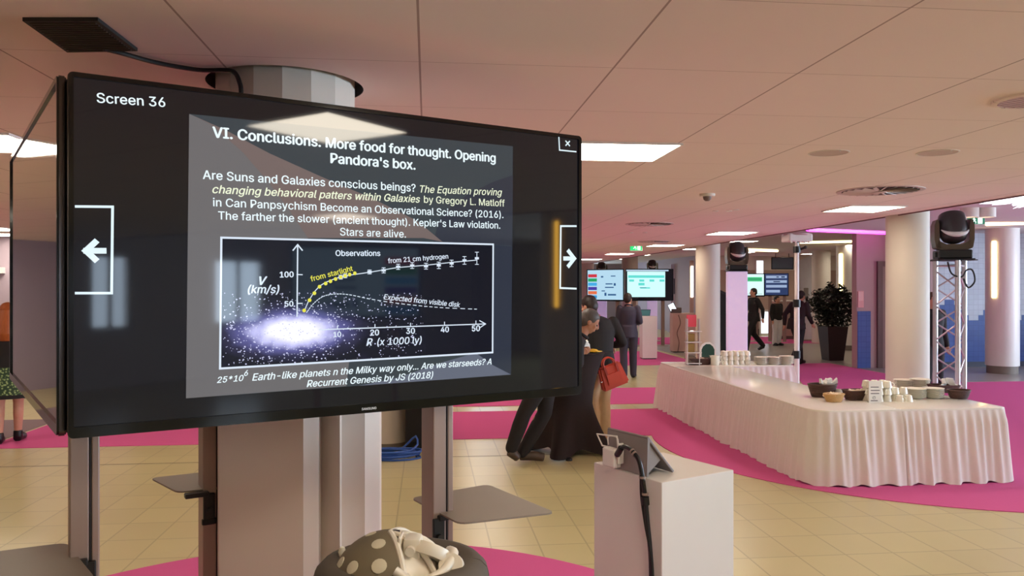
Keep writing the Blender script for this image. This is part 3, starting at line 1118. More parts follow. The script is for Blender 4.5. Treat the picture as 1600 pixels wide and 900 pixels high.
# the chart
shown('chart_ground', [[(345, 371.5), (769, 382.5), (768, 550), (343, 575.5)]], lcd('lcd_chart', (20, 22, 34), .9), .0005)
shown_local('chart_frame', strip([(345, 371.5), (769, 382), (768, 550.5), (343, 575.5), (345, 371.5)], .0062), TXW, .0012)
ca = strip([(464, 383), (463, 494)], .0042) + strip([(457, 391), (464, 382.5), (471, 391)], .0042)
ca += strip([(498, 515), (757, 506)], .0036) + strip([(748, 501), (757, 506), (748, 512)], .0036)
for px in (526, 584.5, 640, 693, 742):
    yy = 515 - (px - 498) / (757 - 498) * 9
    ca += strip([(px, yy - 5), (px, yy)], .0032)
ca += strip([(463, 429), (471, 429.3)], .0032) + strip([(463, 474), (471, 474)], .0032)
shown_local('chart_axis', ca, TXW, .0014)
for s_, l, r in (('100', (436, 433.5), (458, 433)), ('50', (443.5, 479), (457.5, 478.5)), ('10', (519.5, 526.5), (532, 526)), ('20', (577, 524), (591, 523.6)), ('30', (633, 521.5), (647, 521)), ('40', (687, 519), (700, 518.6)), ('50', (735.5, 517.5), (748.5, 517))):
    line('chart_number', s_, l, r, TXW, 0, .03, .0014)
line('chart_label', 'V', (404, 445), (417, 445), TXW, .3, .03, .0014)
line('chart_label', '(km/s)', (386, 458), (435.5, 458), TXW, .2, .02, .0014)
line('chart_label', 'Observations', (523, 400), (593, 400), TXW, 0, .02, .0014)
line('chart_label', 'from 21 cm hydrogen', (605, 411.5), (699, 404), TXW, 0, .014, .0014)
line('chart_label', 'from starlight', (485, 440), (550.5, 423), YEL, 0, .014, .0014)
line('chart_label', 'Expected from visible disk', (598, 467.5), (717, 480), TXW, .15, .014, .0014)
line('chart_label', 'R', (571, 540), (581, 539.5), TXW, .25, .02, .0014)
line('chart_label', '(x 1000 ly)', (588, 539.5), (657.5, 536), TXW, .15, .016, .0014)
shown_local('chart_curve', strip([(475, 484), (481, 470), (490, 456), (498, 447), (508, 441), (523, 435), (545, 430), (576, 425.5), (620, 418), (664, 414.5), (704, 410), (743, 406.5)], .0028), TXW, .0016)
dots = [(474, 485), (482.5, 469), (490, 458), (498, 448), (507.5, 443), (515, 439.5), (523, 436), (531, 433), (538, 431), (545, 429), (553, 427)]
mb = MB()
for px, py in dots:
    a, b = TVP(px, py)
    mb.lathe([(0, 0), (.0062, 0.0001)], 10, M=Matrix.Translation((a, SY0 - .0019, b)) @ Matrix.Rotation(PI / 2, 4, 'X'), cap=False)
obj('chart_points', mb, YEL, scr)
eb = []
for px, py, e in ((531, 433, 3), (538, 431, 3), (576, 425, 3), (598, 422.5, 4), (620.6, 417, 4), (642.5, 415, 4.5), (664, 416, 4.5), (684, 414.7, 5), (704, 411.6, 5), (724, 407, 6), (743.4, 403.7, 9.5)):
    eb += strip([(px, py - e), (px, py + e)], .0026) + strip([(px - 1.6, py), (px + 1.6, py)], .008) + strip([(px - 2.6, py - e), (px + 2.6, py - e)], .0022) + strip([(px - 2.6, py + e), (px + 2.6, py + e)], .0022)
shown_local('chart_points', eb, TXW, .0018)
dash = smooth_path([(478, 488, 0), (489, 474, 0), (504, 463, 0), (523, 459.3, 0), (545, 460.6, 0), (576, 467, 0), (617, 473.5, 0), (657.5, 478, 0), (695, 481, 0), (743, 483, 0)], 9)
ds = []
for k in range(0, len(dash) - 1, 2):
    ds += strip([(dash[k].x, dash[k].y), (dash[k + 1].x, dash[k + 1].y)], .0026)
shown_local('chart_curve', ds, TXW, .0016)
# galaxy: soft core and the scattered stars
gc = TVP(458, 518)
gm = bpy.data.materials.new('lcd_galaxy')
gm.use_nodes = True
N_, L_ = gm.node_tree.nodes, gm.node_tree.links
b_ = N_['Principled BSDF']
b_.inputs['Base Color'].default_value = (.002, .002, .003, 1)
b_.inputs['Roughness'].default_value = .045
tc = N_.new('ShaderNodeTexCoord'); mp = N_.new('ShaderNodeMapping')
mp.inputs['Location'].default_value = (-gc[0] / .27, 0, -gc[1] / .10)
mp.inputs['Scale'].default_value = (1 / .27, 0, 1 / .10)
L_.new(tc.outputs['Object'], mp.inputs[0])
gr = N_.new('ShaderNodeTexGradient'); gr.gradient_type = 'SPHERICAL'; L_.new(mp.outputs[0], gr.inputs[0])
nz = N_.new('ShaderNodeTexNoise'); nz.inputs['Scale'].default_value = 26; nz.inputs['Detail'].default_value = 8; L_.new(tc.outputs['Object'], nz.inputs['Vector'])
ad = N_.new('ShaderNodeMath'); ad.operation = 'MULTIPLY_ADD'; L_.new(nz.outputs['Fac'], ad.inputs[0]); ad.inputs[1].default_value = .26; L_.new(gr.outputs['Fac'], ad.inputs[2])
cr = N_.new('ShaderNodeValToRGB'); L_.new(ad.outputs[0], cr.inputs[0])
cr.color_ramp.elements[0].position = .14; cr.color_ramp.elements[0].color = rgb(20, 22, 34)
cr.color_ramp.elements[1].position = .88; cr.color_ramp.elements[1].color = (1, 1, 1, 1)
for pos, c_ in ((.36, (44, 44, 72)), (.55, (92, 92, 150)), (.70, (190, 190, 240))):
    e_ = cr.color_ramp.elements.new(pos); e_.color = rgb(*c_)
L_.new(cr.outputs[0], b_.inputs['Emission Color']); b_.inputs['Emission Strength'].default_value = 1.0
shown('galaxy_picture', [[(347, 455), (463, 452), (540, 452), (610, 470), (650, 500), (664, 520), (664, 552), (654, 556), (345, 573)]], gm, .0008)
st = MB()
rr = random.Random(3)
cnt = 0
while cnt < 820:
    px, py = rr.uniform(348, 663), rr.uniform(456, 570)
    edge = 573 - (px - 345) / 424 * 24
    if py > edge:
        continue
    dx, dy = (px - 458) / 120, (py - 515) / 45
    dd = dx * dx + dy * dy
    if dd > 1.0 and rr.random() > .62:
        continue
    a, b = TVP(px, py)
    s_ = rr.choice((.0013, .0016, .002, .0025, .0033))
    for v in ([(a - s_, SY0 - .0011, b), (a, SY0 - .0011, b - s_ * .8), (a + s_, SY0 - .0011, b), (a, SY0 - .0011, b + s_ * .8)],):
        st.bm.faces.new([st.bm.verts.new(c_) for c_ in v])
    cnt += 1
obj('galaxy_stars', st, lcd('lcd_star', (214, 216, 250), .9), scr)['kind'] = 'stuff'
# frame of the viewer: number, cross, arrows
line('screen_number', 'Screen 36', (151, 161), (258, 168), TXT, 0, .012)
BTN = lcd('lcd_button', (222, 240, 248), 1.0)
shown_local('previous_button', strip([(119, 323), (175.5, 323.5), (174, 458), (119, 458)], .007) + strip([(135, 392), (161, 392)], .016) + strip([(148, 379), (134, 392), (148, 405)], .016), BTN, .0012)
shown_local('next_button', strip([(898, 353.5), (874.5, 353.5), (873.5, 450), (898, 451)], .007) + strip([(881, 404), (894, 404)], .016) + strip([(887, 393), (895.5, 404), (887, 415)], .016), BTN, .0012)
shown_local('close_button', strip([(871.5, 215), (872.5, 235), (898, 237.5)], .005) + strip([(882.5, 221), (888, 228)], .005) + strip([(888, 221.5), (882.5, 227.5)], .005), BTN, .0012)

# ------------------------------------------------------------------ side screen, seen almost edge-on
e0 = Vector((-1.262, 2.205)); dv = Vector((-.59, .807)).normalized()
mid = e0 + dv * (TW / 2)
X, Y = c2w(mid.x, mid.y)
da = math.atan2(dv.y, dv.x) - YAW
tv2, s2 = make_tv('television', 'black switched-off screen at the left, seen almost edge-on', (X, Y, TVZ), da + PI, TW, TH, M_mirror, bez=(.016, .016, .03))
obj('edge_trim', frame_slab(MB(), rounded(-TW / 2 - .003, TW / 2 + .003, -TH / 2 - .003, TH / 2 + .003, .015), rounded(-TW / 2, TW / 2, -TH / 2, TH / 2, .014), -.006, .008), MATS['smoked_metal'], tv2)

# ------------------------------------------------------------------ aluminium posts with laptop shelves
def post(label, px, z, shelf_pts, brk, side, top=1.95):
    X, Y = c2w((px - 800) / F * z, z)
    t = thing('screen_post', label, 'stand', (X, Y, 0), TVA, 'posts that carry the screens')
    obj('profile', MB().box(-.040, .012, -.045, .055, 0.012, top, .004).box(.018, .040, -.045, .055, 0.012, top, .004).box(.010, .020, -.030, .04, 0.012, top), M_alu, t)
    obj('slot', B(.0135, .0165, -.046, -.03, 0.012, top), M_darkslot, t)
    obj('base_plate', B(-.2, .2, -.25, .25, 0, .012, .003), M_alu, t)
    obj('screen_bracket', B(-.038, .038, -.058, -.046, 1.5, 1.9), M_black, t)
    Mi = (Matrix.Translation((X, Y, 0)) @ Matrix.Rotation(TVA, 4, 'Z')).inverted()
    sh = [Mi @ G(a, b, 1.0) for a, b in shelf_pts]
    n_ = len(sh)
    c_ = sum(sh, Vector()) / n_
    r_pts = []
    for i in range(n_):
        a, b, c2 = sh[i - 1], sh[i], sh[(i + 1) % n_]
        ra = min(.035, (a - b).length * .4)
        p1, p2 = b + (a - b).normalized() * ra, b + (c2 - b).normalized() * ra
        for k in range(5):
            f_ = k / 4
            r_pts.append((p1 * (1 - f_) ** 2 + b * 2 * f_ * (1 - f_) + p2 * f_ ** 2))
    s_ = obj('laptop_shelf', MB().prism([(v.x, v.y) for v in r_pts], .995, 1.001), M_shelf, t)
    bp = Mi @ D(*brk)
    br = obj('shelf_bracket', MB().box(bp.x - .022, bp.x + .022, -.062, -.046, .86, .985, .004).box(min(bp.x, bp.x + side * .09), max(bp.x, bp.x + side * .09), -.066, -.030, .975, .994, .004).box(bp.x - .028, bp.x + .028, -.066, -.046, .862, .885, .004), M_black, t)
    obj('clamp_screw', MB().cyl((bp.x, -.075, .92), (bp.x, -.06, .92), .012, 12), M_black, t)
    return t


post('aluminium post at far left below the screen corner', 131, 2.40, [(-130, 878), (104, 848), (150, 905), (-110, 960)], (138, 2.34, 890), -1)
post('aluminium post with a wide grey shelf right of the fluted column', 684, 2.86, [(642, 778), (762, 757), (868, 801), (718, 818)], (690, 2.78, 820), 1)
post('aluminium post half hidden left of the fluted column, with shelf', 330, 3.20, [(235, 747), (326, 737), (364, 760), (277, 769)], (326, 3.15, 780), -1)

# ------------------------------------------------------------------ near white pedestal with tablet and cable
PA = math.atan2(.533, .846) - YAW        # its right face runs like the screen
pc = c2w(.542, 2.85)
pu = Vector((math.cos(PA), math.sin(PA), 0)); pv_ = Vector((-math.sin(PA), math.cos(PA), 0))


def make_pedestal(name, label, x, y, rz, a, b, h, m, group=None):
    """front corner at x,y; a along local x, b along local y"""
    t = thing(name, label, 'pedestal', (x, y, 0), rz, group)
    obj('body', B(0, a, 0, b, .03, h, .003), m, t)
    obj('plinth', B(.02, a - .02, .02, b - .02, 0, .03), M_darkslot, t)
    return t


ped = make_pedestal('pedestal', 'white box pedestal holding a grey tablet in the right foreground', pc[0], pc[1], PA, .375, .395, 1.10, M_white, 'white pedestals')
# tablet (local to the pedestal's corner)
tb = thing('tablet', 'grey tablet propped at an angle on the near white pedestal', 'tablet', (pc[0], pc[1], 1.10), PA)
wdt = .235
y0 = .085
tilt = math.radians(48)
Rm = Matrix.Translation((.140, y0, 0.004)) @ Matrix.Rotation(PI, 4, 'Z') @ Matrix.Rotation(-tilt, 4, 'Y')
# plate: long side along y, rising towards -x
obj('case', MB().box(0, .195, -wdt, 0, -.004, .006, .003, M=Rm), mat('tablet_grey', (128, 118, 118), .45), tb)
obj('display', MB().box(.008, .187, -wdt + .008, -.008, .006, .0075, M=Rm), M_blackgloss, tb)
rx, rz_ = .140 - .195 * math.cos(tilt), .004 + .195 * math.sin(tilt)
mb = MB()
mb.slab([(rx, rz_ - .004), (rx + .012, rz_ - .006), (rx + .004, .002), (rx - .004, .002)], y0 + .0, y0 + wdt)
mb.slab([(rx + .004, rz_ - .012), (rx + .075, .055), (rx + .003, .002), (rx - .008, .002)], y0 + .012, y0 + .018)
mb.slab([(rx + .004, rz_ - .012), (rx + .075, .055), (rx + .003, .002), (rx - .008, .002)], y0 + wdt - .018, y0 + wdt - .012)
obj('support_flap', mb, mat('tablet_case', (142, 132, 130), .5), tb)
mb = MB()
mb.box(rx - .052, rx - .014, y0 + wdt - .10, y0 + wdt - .03, .012, .085, .006)
mb.box(rx - .040, rx - .012, y0 + wdt - .115, y0 + wdt - .105, .03, .11, .004)
obj('charger_block', mb, M_white, tb)
fr = [(rx - .03, y0 + wdt - .10, .085), (rx - .035, y0 + wdt - .10, .135), (rx - .045, y0 + wdt + .01, .128), (rx - .035, y0 + wdt - .01, .085)]
mb = MB().tube(fr + [fr[0]], .0035, 8)
obj('wire_frame', mb, M_white, tb)
mb = MB().tube(smooth_path([(rx - .02, y0 + wdt - .09, .10), (rx - .012, y0 + wdt - .07, .125), (rx - .012, y0 + wdt - .02, .12), (rx - .02, y0 + wdt - .03, .09)], 6), .003, 6)
obj('lead', mb, M_white, tb)
# cable from the plug over the edge and down the left face
cp_ = [(rx - .04, y0 + .115, .075), (rx - .045, y0 + .085, .105), (rx - .045, y0 + .04, .10), (rx - .045, y0 + .0, .07), (-.035, y0 - .018, .02), (-.022, y0 - .02, -.06), (-.018, y0 - .03, -.16), (-.02, y0 - .05, -.3), (-.018, y0 - .045, -.5), (-.018, y0 - .03, -.75), (-.02, y0 - .02, -1.06), (-.06, y0 - .01, -1.085), (-.2, y0, -1.09)]
t = thing('tablet_cable', 'black cable bundle hanging down the near pedestal', 'cable', (pc[0], pc[1], 1.10), PA)
mb = MB().tube(smooth_path(cp_, 8), .0085, 8)
cp2 = [Vector(p) + Vector((-.004, .015 * math.sin(i * 1.3), 0)) for i, p in enumerate(cp_[4:])]
mb.tube(smooth_path(cp2, 8), .006, 8)
obj('cable', mb, M_black, t, True)
obj('plug', MB().cyl((rx - .038, y0 + .13, .066), (rx - .046, y0 + .098, .098), .012, 12), M_black, t, True)
for q in ((-.033, y0 - .018, .01), (-.022, y0 - .021, -.052)):
    mb = MB().cyl((q[0], q[1], q[2] + .004), (q[0], q[1], q[2] - .004), .0125, 12)
    obj('cable_tie', mb, M_alu, t)
for q in ((rx - .045, y0 + .035, .098), (rx - .046, y0 + .022, .09)):
    mb = MB().cyl((q[0], q[1] + .003, q[2]), (q[0], q[1] - .003, q[2] - .003), .011, 12)
    obj('cable_tie', mb, M_alu, t)
obj('ferrite', MB().cyl((-.022, y0 - .02, -.062), (-.0205, y0 - .022, -.092), .0145, 12), M_black, t, True)

# far pedestals
p = D(1004, 20.2); t = make_pedestal('pedestal', 'white box pedestal right of the man in the navy suit', p.x, p.y, PA - .50, .38, .36, 1.11, M_white, 'white pedestals')
q_ = (p.x + .12, p.y + .2)
tt = thing('tablet', 'small tablet on the pedestal beside the man in navy', 'tablet', (q_[0], q_[1], 1.11), PA - .5)
obj('case', MB().box(-.13, .13, -.005, .005, 0, .19, .004, M=Matrix.Rotation(.5, 4, 'X')), M_black, tt)
obj('display', MB().box(-.118, .118, -.0065, -.005, .012, .178, M=Matrix.Rotation(.5, 4, 'X')), lcd('lcd_teal', (70, 110, 110), .7), tt)
obj('stand_foot', B(-.06, .06, -.02, .12, 0, .008), M_black, tt)
p = D(1051, 22.4); t = make_pedestal('pedestal', 'pinkish grey pedestal farther back, left of the white column', p.x, p.y, -YAW, .66, .4, 1.12, mat('pedestal_pink', (206, 172, 158), .6), 'white pedestals')
tt = thing('tablet', 'bright tablet tilted on the pinkish grey pedestal', 'tablet', (p.x + .12, p.y + .15, 1.12), -YAW)
obj('case', MB().box(-.10, .10, -.005, .005, .05, .33, .004, M=Matrix.Rotation(.35, 4, 'X') @ Matrix.Rotation(-.5, 4, 'Y')), M_black, tt)
obj('display', MB().box(-.085, .085, -.0065, -.005, .062, .318, M=Matrix.Rotation(.35, 4, 'X') @ Matrix.Rotation(-.5, 4, 'Y')), lcd('lcd_bright', (235, 244, 255), 1.4), tt)
obj('stand_foot', B(-.12, .18, -.05, .15, 0, .16, .02), MATS['dark_base'], tt)
tag(obj('pedestal_lead', MB().tube(smooth_path([D(1060, 22.35, 492), D(1063, 22.35, 505), D(1058, 22.35, 520), D(1061, 22.35, 535), D(1059, 22.35, 549)], 6), .012, 6), mat('lead_brown', (120, 84, 78), .6)), 'wavy lead hanging down the pinkish grey pedestal', 'cable')

# ------------------------------------------------------------------ spotted dome model at the bottom edge
p = D(628, 2.02)
hs = 1.02
make_pedestal('pedestal', 'white pedestal beneath the grey spotted dome model', p.x - .14, p.y - .15, -YAW, .28, .28, hs, M_white, 'white pedestals')
dm = thing('dome_model', 'grey spotted dome model with cutaway white inside, at the bottom edge', 'model', (p.x, p.y, hs), -YAW)
M_dome = mat('dome_grey', (120, 108, 86), .75, var=.12, scale=14)
M_dot = mat('dome_dot', (214, 204, 178), .7)
M_plast = mat('ivory_plastic', (232, 222, 204), .35, var=.03)
RX, RZ = .152, .138
cxd = -.030


def dome_pt(th, ph, k=1.0):
    return Vector((cxd + RX * k * math.sin(th) * math.cos(ph), RX * k * math.sin(th) * math.sin(ph), .02 + RZ * k * math.cos(th)))


mb = MB()
N1, N2 = 20, 48
grid = {}
for i in range(N1 + 1):
    for j in range(N2 + 1):
        th = PI / 2 * i / N1
        ph = math.radians(68) + math.radians(224) * j / N2
        grid[i, j] = mb.bm.verts.new(dome_pt(th, ph))
for i in range(N1):
    for j in range(N2):
        mb.bm.faces.new((grid[i, j], grid[i + 1, j], grid[i + 1, j + 1], grid[i, j + 1]))
bmesh.ops.remove_doubles(mb.bm, verts=mb.bm.verts[:], dist=1e-5)
bmesh.ops.recalc_face_normals(mb.bm, faces=mb.bm.faces[:])
r_ = bmesh.ops.solidify(mb.bm, geom=mb.bm.faces[:], thickness=.008)
obj('dome_shell', mb, M_dome, dm, True)
for th, ph, s_ in ((.42, -1.9, .018), (.86, -1.65, .019), (.95, -2.25, .017), (1.0, -2.75, .017), (1.32, -1.95, .024), (.35, -3.3, .015), (.9, 2.6, .018), (.7, 1.8, .018)):
    c_ = dome_pt(th, ph, 1.0)
    nrm = Vector((math.sin(th) * math.cos(ph) / RX, math.sin(th) * math.sin(ph) / RX, math.cos(th) / RZ)).normalized()
    Q = nrm.to_track_quat('Z', 'Y').to_matrix().to_4x4()
    obj('spot', MB().lathe([(s_, -.004), (s_, .0006), (s_ * .8, .0016), (0, .002)], 14, cap=False, M=Matrix.Translation(c_) @ Q), M_dot, dm, True)
obj('top_button', MB().cyl(dome_pt(.10, 0, .99), dome_pt(.10, 0, 1.035), .010, 10), M_black, dm)
# ivory inside: ribs, drum, knobs and pipes in the open sector
mb = MB()
for ph in (-1.16, -.5, .3, 1.16):
    mb.tube([dome_pt(th, ph, .985) for th in [PI / 2 * k / 10 for k in range(11)]], .008, 8)
mb.ball((cxd + .015, 0, .02), RX * .86, RX * .86, RZ * .84, 28, 18)
mb.lathe([(.095, .0), (.095, .03), (.085, .045), (.06, .05), (.06, .09), (.05, .10), (0, .10)], 28, (cxd + .055, 0), cap=False)
mb.box(cxd + .04, cxd + .10, -.03, .03, .09, .125, .008)
obj('inner_drum', mb, M_plast, dm, True)
mb = MB().lathe([(.0, .0), (.05, 0), (.055, .012), (.05, .03), (.02, .035), (.0, .035)], 24, cap=False, M=Matrix.Translation((cxd + .100, -.03, .100)) @ Matrix.Rotation(.35, 4, 'Y') @ Matrix.Rotation(-.5, 4, 'X'))
mb.box(cxd + .040, cxd + .085, -.06, .0, .10, .158, .010)
mb.box(cxd + .028, cxd + .036, -.06, .0, .11, .160, .003)
mb.tube([(cxd + .06, -.075, .13), (cxd + .06, -.055, .13)], [.012, .012], 14)
obj('latch_knob', mb, M_plast, dm, True)
mb = MB()
mb.tube(smooth_path([(cxd + .03, -.12, .10), (cxd + .08, -.125, .075), (cxd + .14, -.09, .085), (cxd + .165, -.03, .11), (cxd + .15, .03, .10)], 8), .012, 10)
mb.tube(smooth_path([(cxd + .045, -.125, .05), (cxd + .10, -.13, .03), (cxd + .17, -.09, .045), (cxd + .18, -.02, .06)], 8), .014, 10)
mb.tube([(cxd - .01, -.15, .012), (cxd + .07, -.155, .03), (cxd + .17, -.12, .045)], .012, 10)
mb.tube([(cxd + .05, -.11, .02), (cxd + .055, -.11, .09)], .008, 8)
mb.lathe([(0, -.02), (.022, -.02), (.026, 0), (.022, .02), (0, .02)], 20, cap=False, M=Matrix.Translation((cxd + .185, -.06, .035)) @ Matrix.Rotation(PI / 2, 4, 'X'))
mb.lathe([(0, -.02), (.03, -.02), (.034, 0), (.03, .02), (0, .02)], 20, cap=False, M=Matrix.Translation((cxd + .16, -.05, .085)) @ Matrix.Rotation(1.0, 4, 'X'))
obj('inner_pipes', mb, M_plast, dm, True)
mb = MB()
ring = [(.178 * math.cos(a) + .0, .165 * math.sin(a), .046) for a in [2 * PI * k / 40 for k in range(41)]]
mb.tube(ring, .046, 12)
obj('cushion_ring', mb, mat('cushion_grey', (90, 80, 70), .9, var=.15, scale=20), dm, True)
tag(obj('glass_clip', MB().lathe([(0, 0), (.008, .0), (.010, .01), (.007, .022), (0, .026)], 14, cap=False, M=Matrix.Translation(Vector((p.x, p.y, hs + .088)) + Vector((-.155, .04, 0)))), M_china, None, True), 'tiny white clip on the dark cushion ring left of the dome', 'clip')

# ------------------------------------------------------------------ black cabinet and blue cable coil by the cream column
p = D(650, 8.75)
t = thing('loudspeaker_cabinet', 'tall black cabinet half hidden beside the cream column', 'cabinet', (p.x, p.y, 0), -YAW)
obj('body', B(-.12, .20, 0, .38, .03, 1.5, .01), M_black, t)
obj('grille', B(-.105, .185, -.012, 0, .1, 1.45, .004), mat('grille_cloth', (28, 24, 24), .9, var=.2, scale=200), t)
mb = MB()
for a in (-.09, .17):
    for b in (.04, .34):
        mb.cyl((a, b, 0), (a, b, .03), .02, 10)
obj('rubber_feet', mb, M_black, t)
p = G(608, 716)
mb = MB()
rr = random.Random(5)
P = []
for k in range(7 * 28):
    a = 2 * PI * k / 28
    r_ = .26 + .05 * math.sin(k * .31) + rr.uniform(-.006, .006)
    P.append((p.x + r_ * math.cos(a) * 1.1, p.y + r_ * .55 * math.sin(a), .014 + .012 * (k // 28) + .008 * math.sin(k * .17)))
P += [(p.x + .3, p.y + .1, .12), (p.x + .28, p.y + .16, .2), (p.x + .2, p.y + .22, .12), (p.x + .1, p.y + .2, .03)]
tag(obj('cable_coil', MB().tube(smooth_path(P, 2), .011, 8), mat('blue_cable', (52, 92, 170), .45), None, True), 'coil of blue cable on the floor at the cream column', 'cable')

# ------------------------------------------------------------------ stage lights, truss, lit towers
M_gold = mat('stage_grey', (96, 82, 66), .35, metal=.4)


def moving_head(p, label, rz=0.0, s=1.0, group='moving head stage lights'):
    t = thing('stage_light', label, 'stage light', p, rz, group)
    k = s
    obj('base', MB().box(-.17 * k, .17 * k, -.15 * k, .15 * k, 0, .10 * k, .015).box(-.19 * k, .19 * k, -.05 * k, .05 * k, .02 * k, .08 * k, .01), M_black, t)
    obj('base_plate', B(-.19 * k, .19 * k, -.17 * k, .17 * k, -.012, 0.0, .003), M_black, t)
    yk = MB()
    for sx in (-1, 1):
        yk.slab([(sx * .13 * k, .11 * k), (sx * .19 * k, .13 * k), (sx * .205 * k, .22 * k), (sx * .205 * k, .38 * k), (sx * .185 * k, .44 * k), (sx * .165 * k, .45 * k), (sx * .155 * k, .38 * k), (sx * .150 * k, .22 * k)], -.085 * k, .085 * k)
    yk.slab([(-.185 * k, .12 * k), (-.13 * k, .10 * k), (.13 * k, .10 * k), (.185 * k, .12 * k), (.17 * k, .21 * k), (.08 * k, .165 * k), (-.08 * k, .165 * k), (-.17 * k, .21 * k)], -.085 * k, .085 * k)
    obj('yoke', yk, M_gold, t, True)
    M_ = Matrix.Translation((0, -.01 * k, .365 * k)) @ Matrix.Rotation(-.35, 4, 'X')
    hd = MB().lathe([(0, -.19 * k), (.07 * k, -.185 * k), (.115 * k, -.16 * k), (.14 * k, -.11 * k), (.15 * k, -.02 * k), (.148 * k, .08 * k), (.135 * k, .14 * k), (.125 * k, .15 * k), (.115 * k, .13 * k), (0, .12 * k)], 32, M=M_, cap=False)
    obj('head', hd, mat('stage_head', (60, 54, 54), .3, metal=.3), t, True)
    obj('lens', MB().ball((0, 0, .11 * k), .112 * k, .112 * k, .035 * k), M_blackgloss, t, True).matrix_basis = M_
    rng = MB()
    an = [-1.05 + 2.1 * j / 16 for j in range(17)]
    rng.tube([(.162 * k * math.sin(a), -.162 * k * math.cos(a) - .012 * k, .05 * k * abs(a) ** 2) for a in an], [.003 + .026 * k * max(0, math.cos(a * 1.42)) for a in an], 8)
    o = obj('silver_band', rng, mat('silver_paint', (226, 224, 220), .35, metal=.2), t, True)
    o.matrix_basis = Matrix.Translation((0, -.01 * k, .27 * k))
    return t


# bare truss tower behind the buffet
tp = D(1488, 9.7)
TT = 2.15
t = thing('truss_tower', 'silver lattice truss tower behind the right end of the buffet', 'truss', (tp.x, tp.y, 0), -YAW)
hw = .115
tri = [(.19 * math.cos(a), .19 * math.sin(a)) for a in (-1.78, -1.78 + 2.0944, -1.78 + 4.1888)]
M_truss = mat('truss_silver', (206, 200, 204), .3, metal=.75, var=.03)
for a in tri:
    obj('chord', MB().cyl((a[0], a[1], .01), (a[0], a[1], TT), .030, 14), M_truss, t, True)
for f_ in range(3):
    A_, B_ = Vector((*tri[f_], 0)), Vector((*tri[(f_ + 1) % 3], 0))
    mb = MB()
    n_ = 9
    for k in range(n_):
        z0_, z1_ = .08 + (TT - .2) * k / n_, .08 + (TT - .2) * (k + 1) / n_
        a, b = (A_, B_) if k % 2 else (B_, A_)
        mb.cyl((a.x, a.y, z0_), (b.x, b.y, z1_), .010, 8)
    for z_ in (.05, TT - .06):
        mb.cyl((A_.x, A_.y, z_), (B_.x, B_.y, z_), .012, 8)
    obj('lattice', mb, M_truss, t, True)
obj('base_plate', B(-.3, .3, -.3, .3, 0, .012, .004), M_alu, t)
obj('cap_plate', B(-.2, .2, -.2, .2, TT, TT + .012, .003), M_black, t)
obj('cable_loop', MB().tube(smooth_path([(-.14, -.15, TT - .02), (-.12, -.2, TT - .16), (.0, -.2, TT - .20), (.06, -.2, TT - .12), (.13, -.2, TT - .12), (.16, -.2, TT - .25), (.08, -.2, TT - .33), (.03, -.19, TT - .22)], 6), .010, 8), M_black, t)
moving_head(Vector((tp.x, tp.y, TT + .024)), 'stage light with silver band on top of the bare truss tower', -YAW - .25, 1.08)


def lit_tower(px, z, w, top, label, light_label):
    p = D(px, z)
    t = thing('cloth_tower', label, 'truss tower', (p.x, p.y, 0), -.30)
    obj('cover', B(-w / 2, w / 2, -w / 2, w / 2, .02, top, .012), mat('tower_cloth', (236, 226, 236), .8, emit=(190, 176, 246), es=.28), t)
    obj('base_plate', B(-w * .8, w * .8, -w * .8, w * .8, 0, .02, .004), M_alu, t)
    obj('cap_plate', B(-w * .52, w * .52, -w * .52, w * .52, top, top + .012, .003), M_black, t)
    moving_head(Vector((p.x, p.y, top + .024)), light_label, -YAW, .95)


lit_tower(1151, 14.3, .35, 2.12, 'white cloth covered tower glowing lavender beside the white column', 'stage light on the lavender lit tower')
lit_tower(1019, 27.4, .35, 2.28, 'cloth covered tower behind the right far screen', 'stage light rising behind the right one of the far screens')
lit_tower(940, 27.4, .35, 2.20, 'cloth covered tower behind the left far screen', 'stage light peeping over the left far screen')

# telescopic pole with clamps up to a ceiling box
p = D(1245, 12.3)
t = thing('telescopic_pole', 'white telescopic pole with black clamps behind the buffet', 'pole', (p.x, p.y, 0))
obj('upper_tube', MB().cyl((0, 0, 1.6), (0, 0, LOW - .02), .032, 16), M_white, t, True)
obj('lower_tube', MB().cyl((0, 0, .02), (0, 0, 1.6), .040, 16), M_white, t, True)
for z_, hh in ((2.58, .10), (2.42, .10), (1.58, .12), (.78, .12)):
    obj('clamp', MB().cyl((0, 0, z_ - hh / 2), (0, 0, z_ + hh / 2), .056, 16), M_black, t, True)
obj('clamp_lever', MB().cyl((.04, -.02, 2.42), (.11, -.04, 2.45), .018, 10).ball((.12, -.042, 2.455), .026), M_black, t, True)
obj('foot', MB().lathe([(.12, 0), (.12, .015), (.045, .04), (.04, .05)], 24), M_black, t, True)
pb = CG(1243, 357.5)
t = thing('ceiling_box', 'white round box on the ceiling at the top of the pole', 'ceiling unit', (p.x, p.y, LOW))
obj('ring', MB().lathe([(.20, 0), (.20, -.02), (.17, -.03), (.17, 0)], 32, cap=False), M_pinkwall, t, True)
obj('housing', B(-.19, .19, -.15, .15, -.13, -.005, .02), M_white, t)
mb = MB()
for k in range(5):
    mb.cyl((-.15 + .07 * k, -.13, -.15), (-.15 + .07 * k, -.13, -.125), .014, 10)
obj('feet', mb, M_white, t)

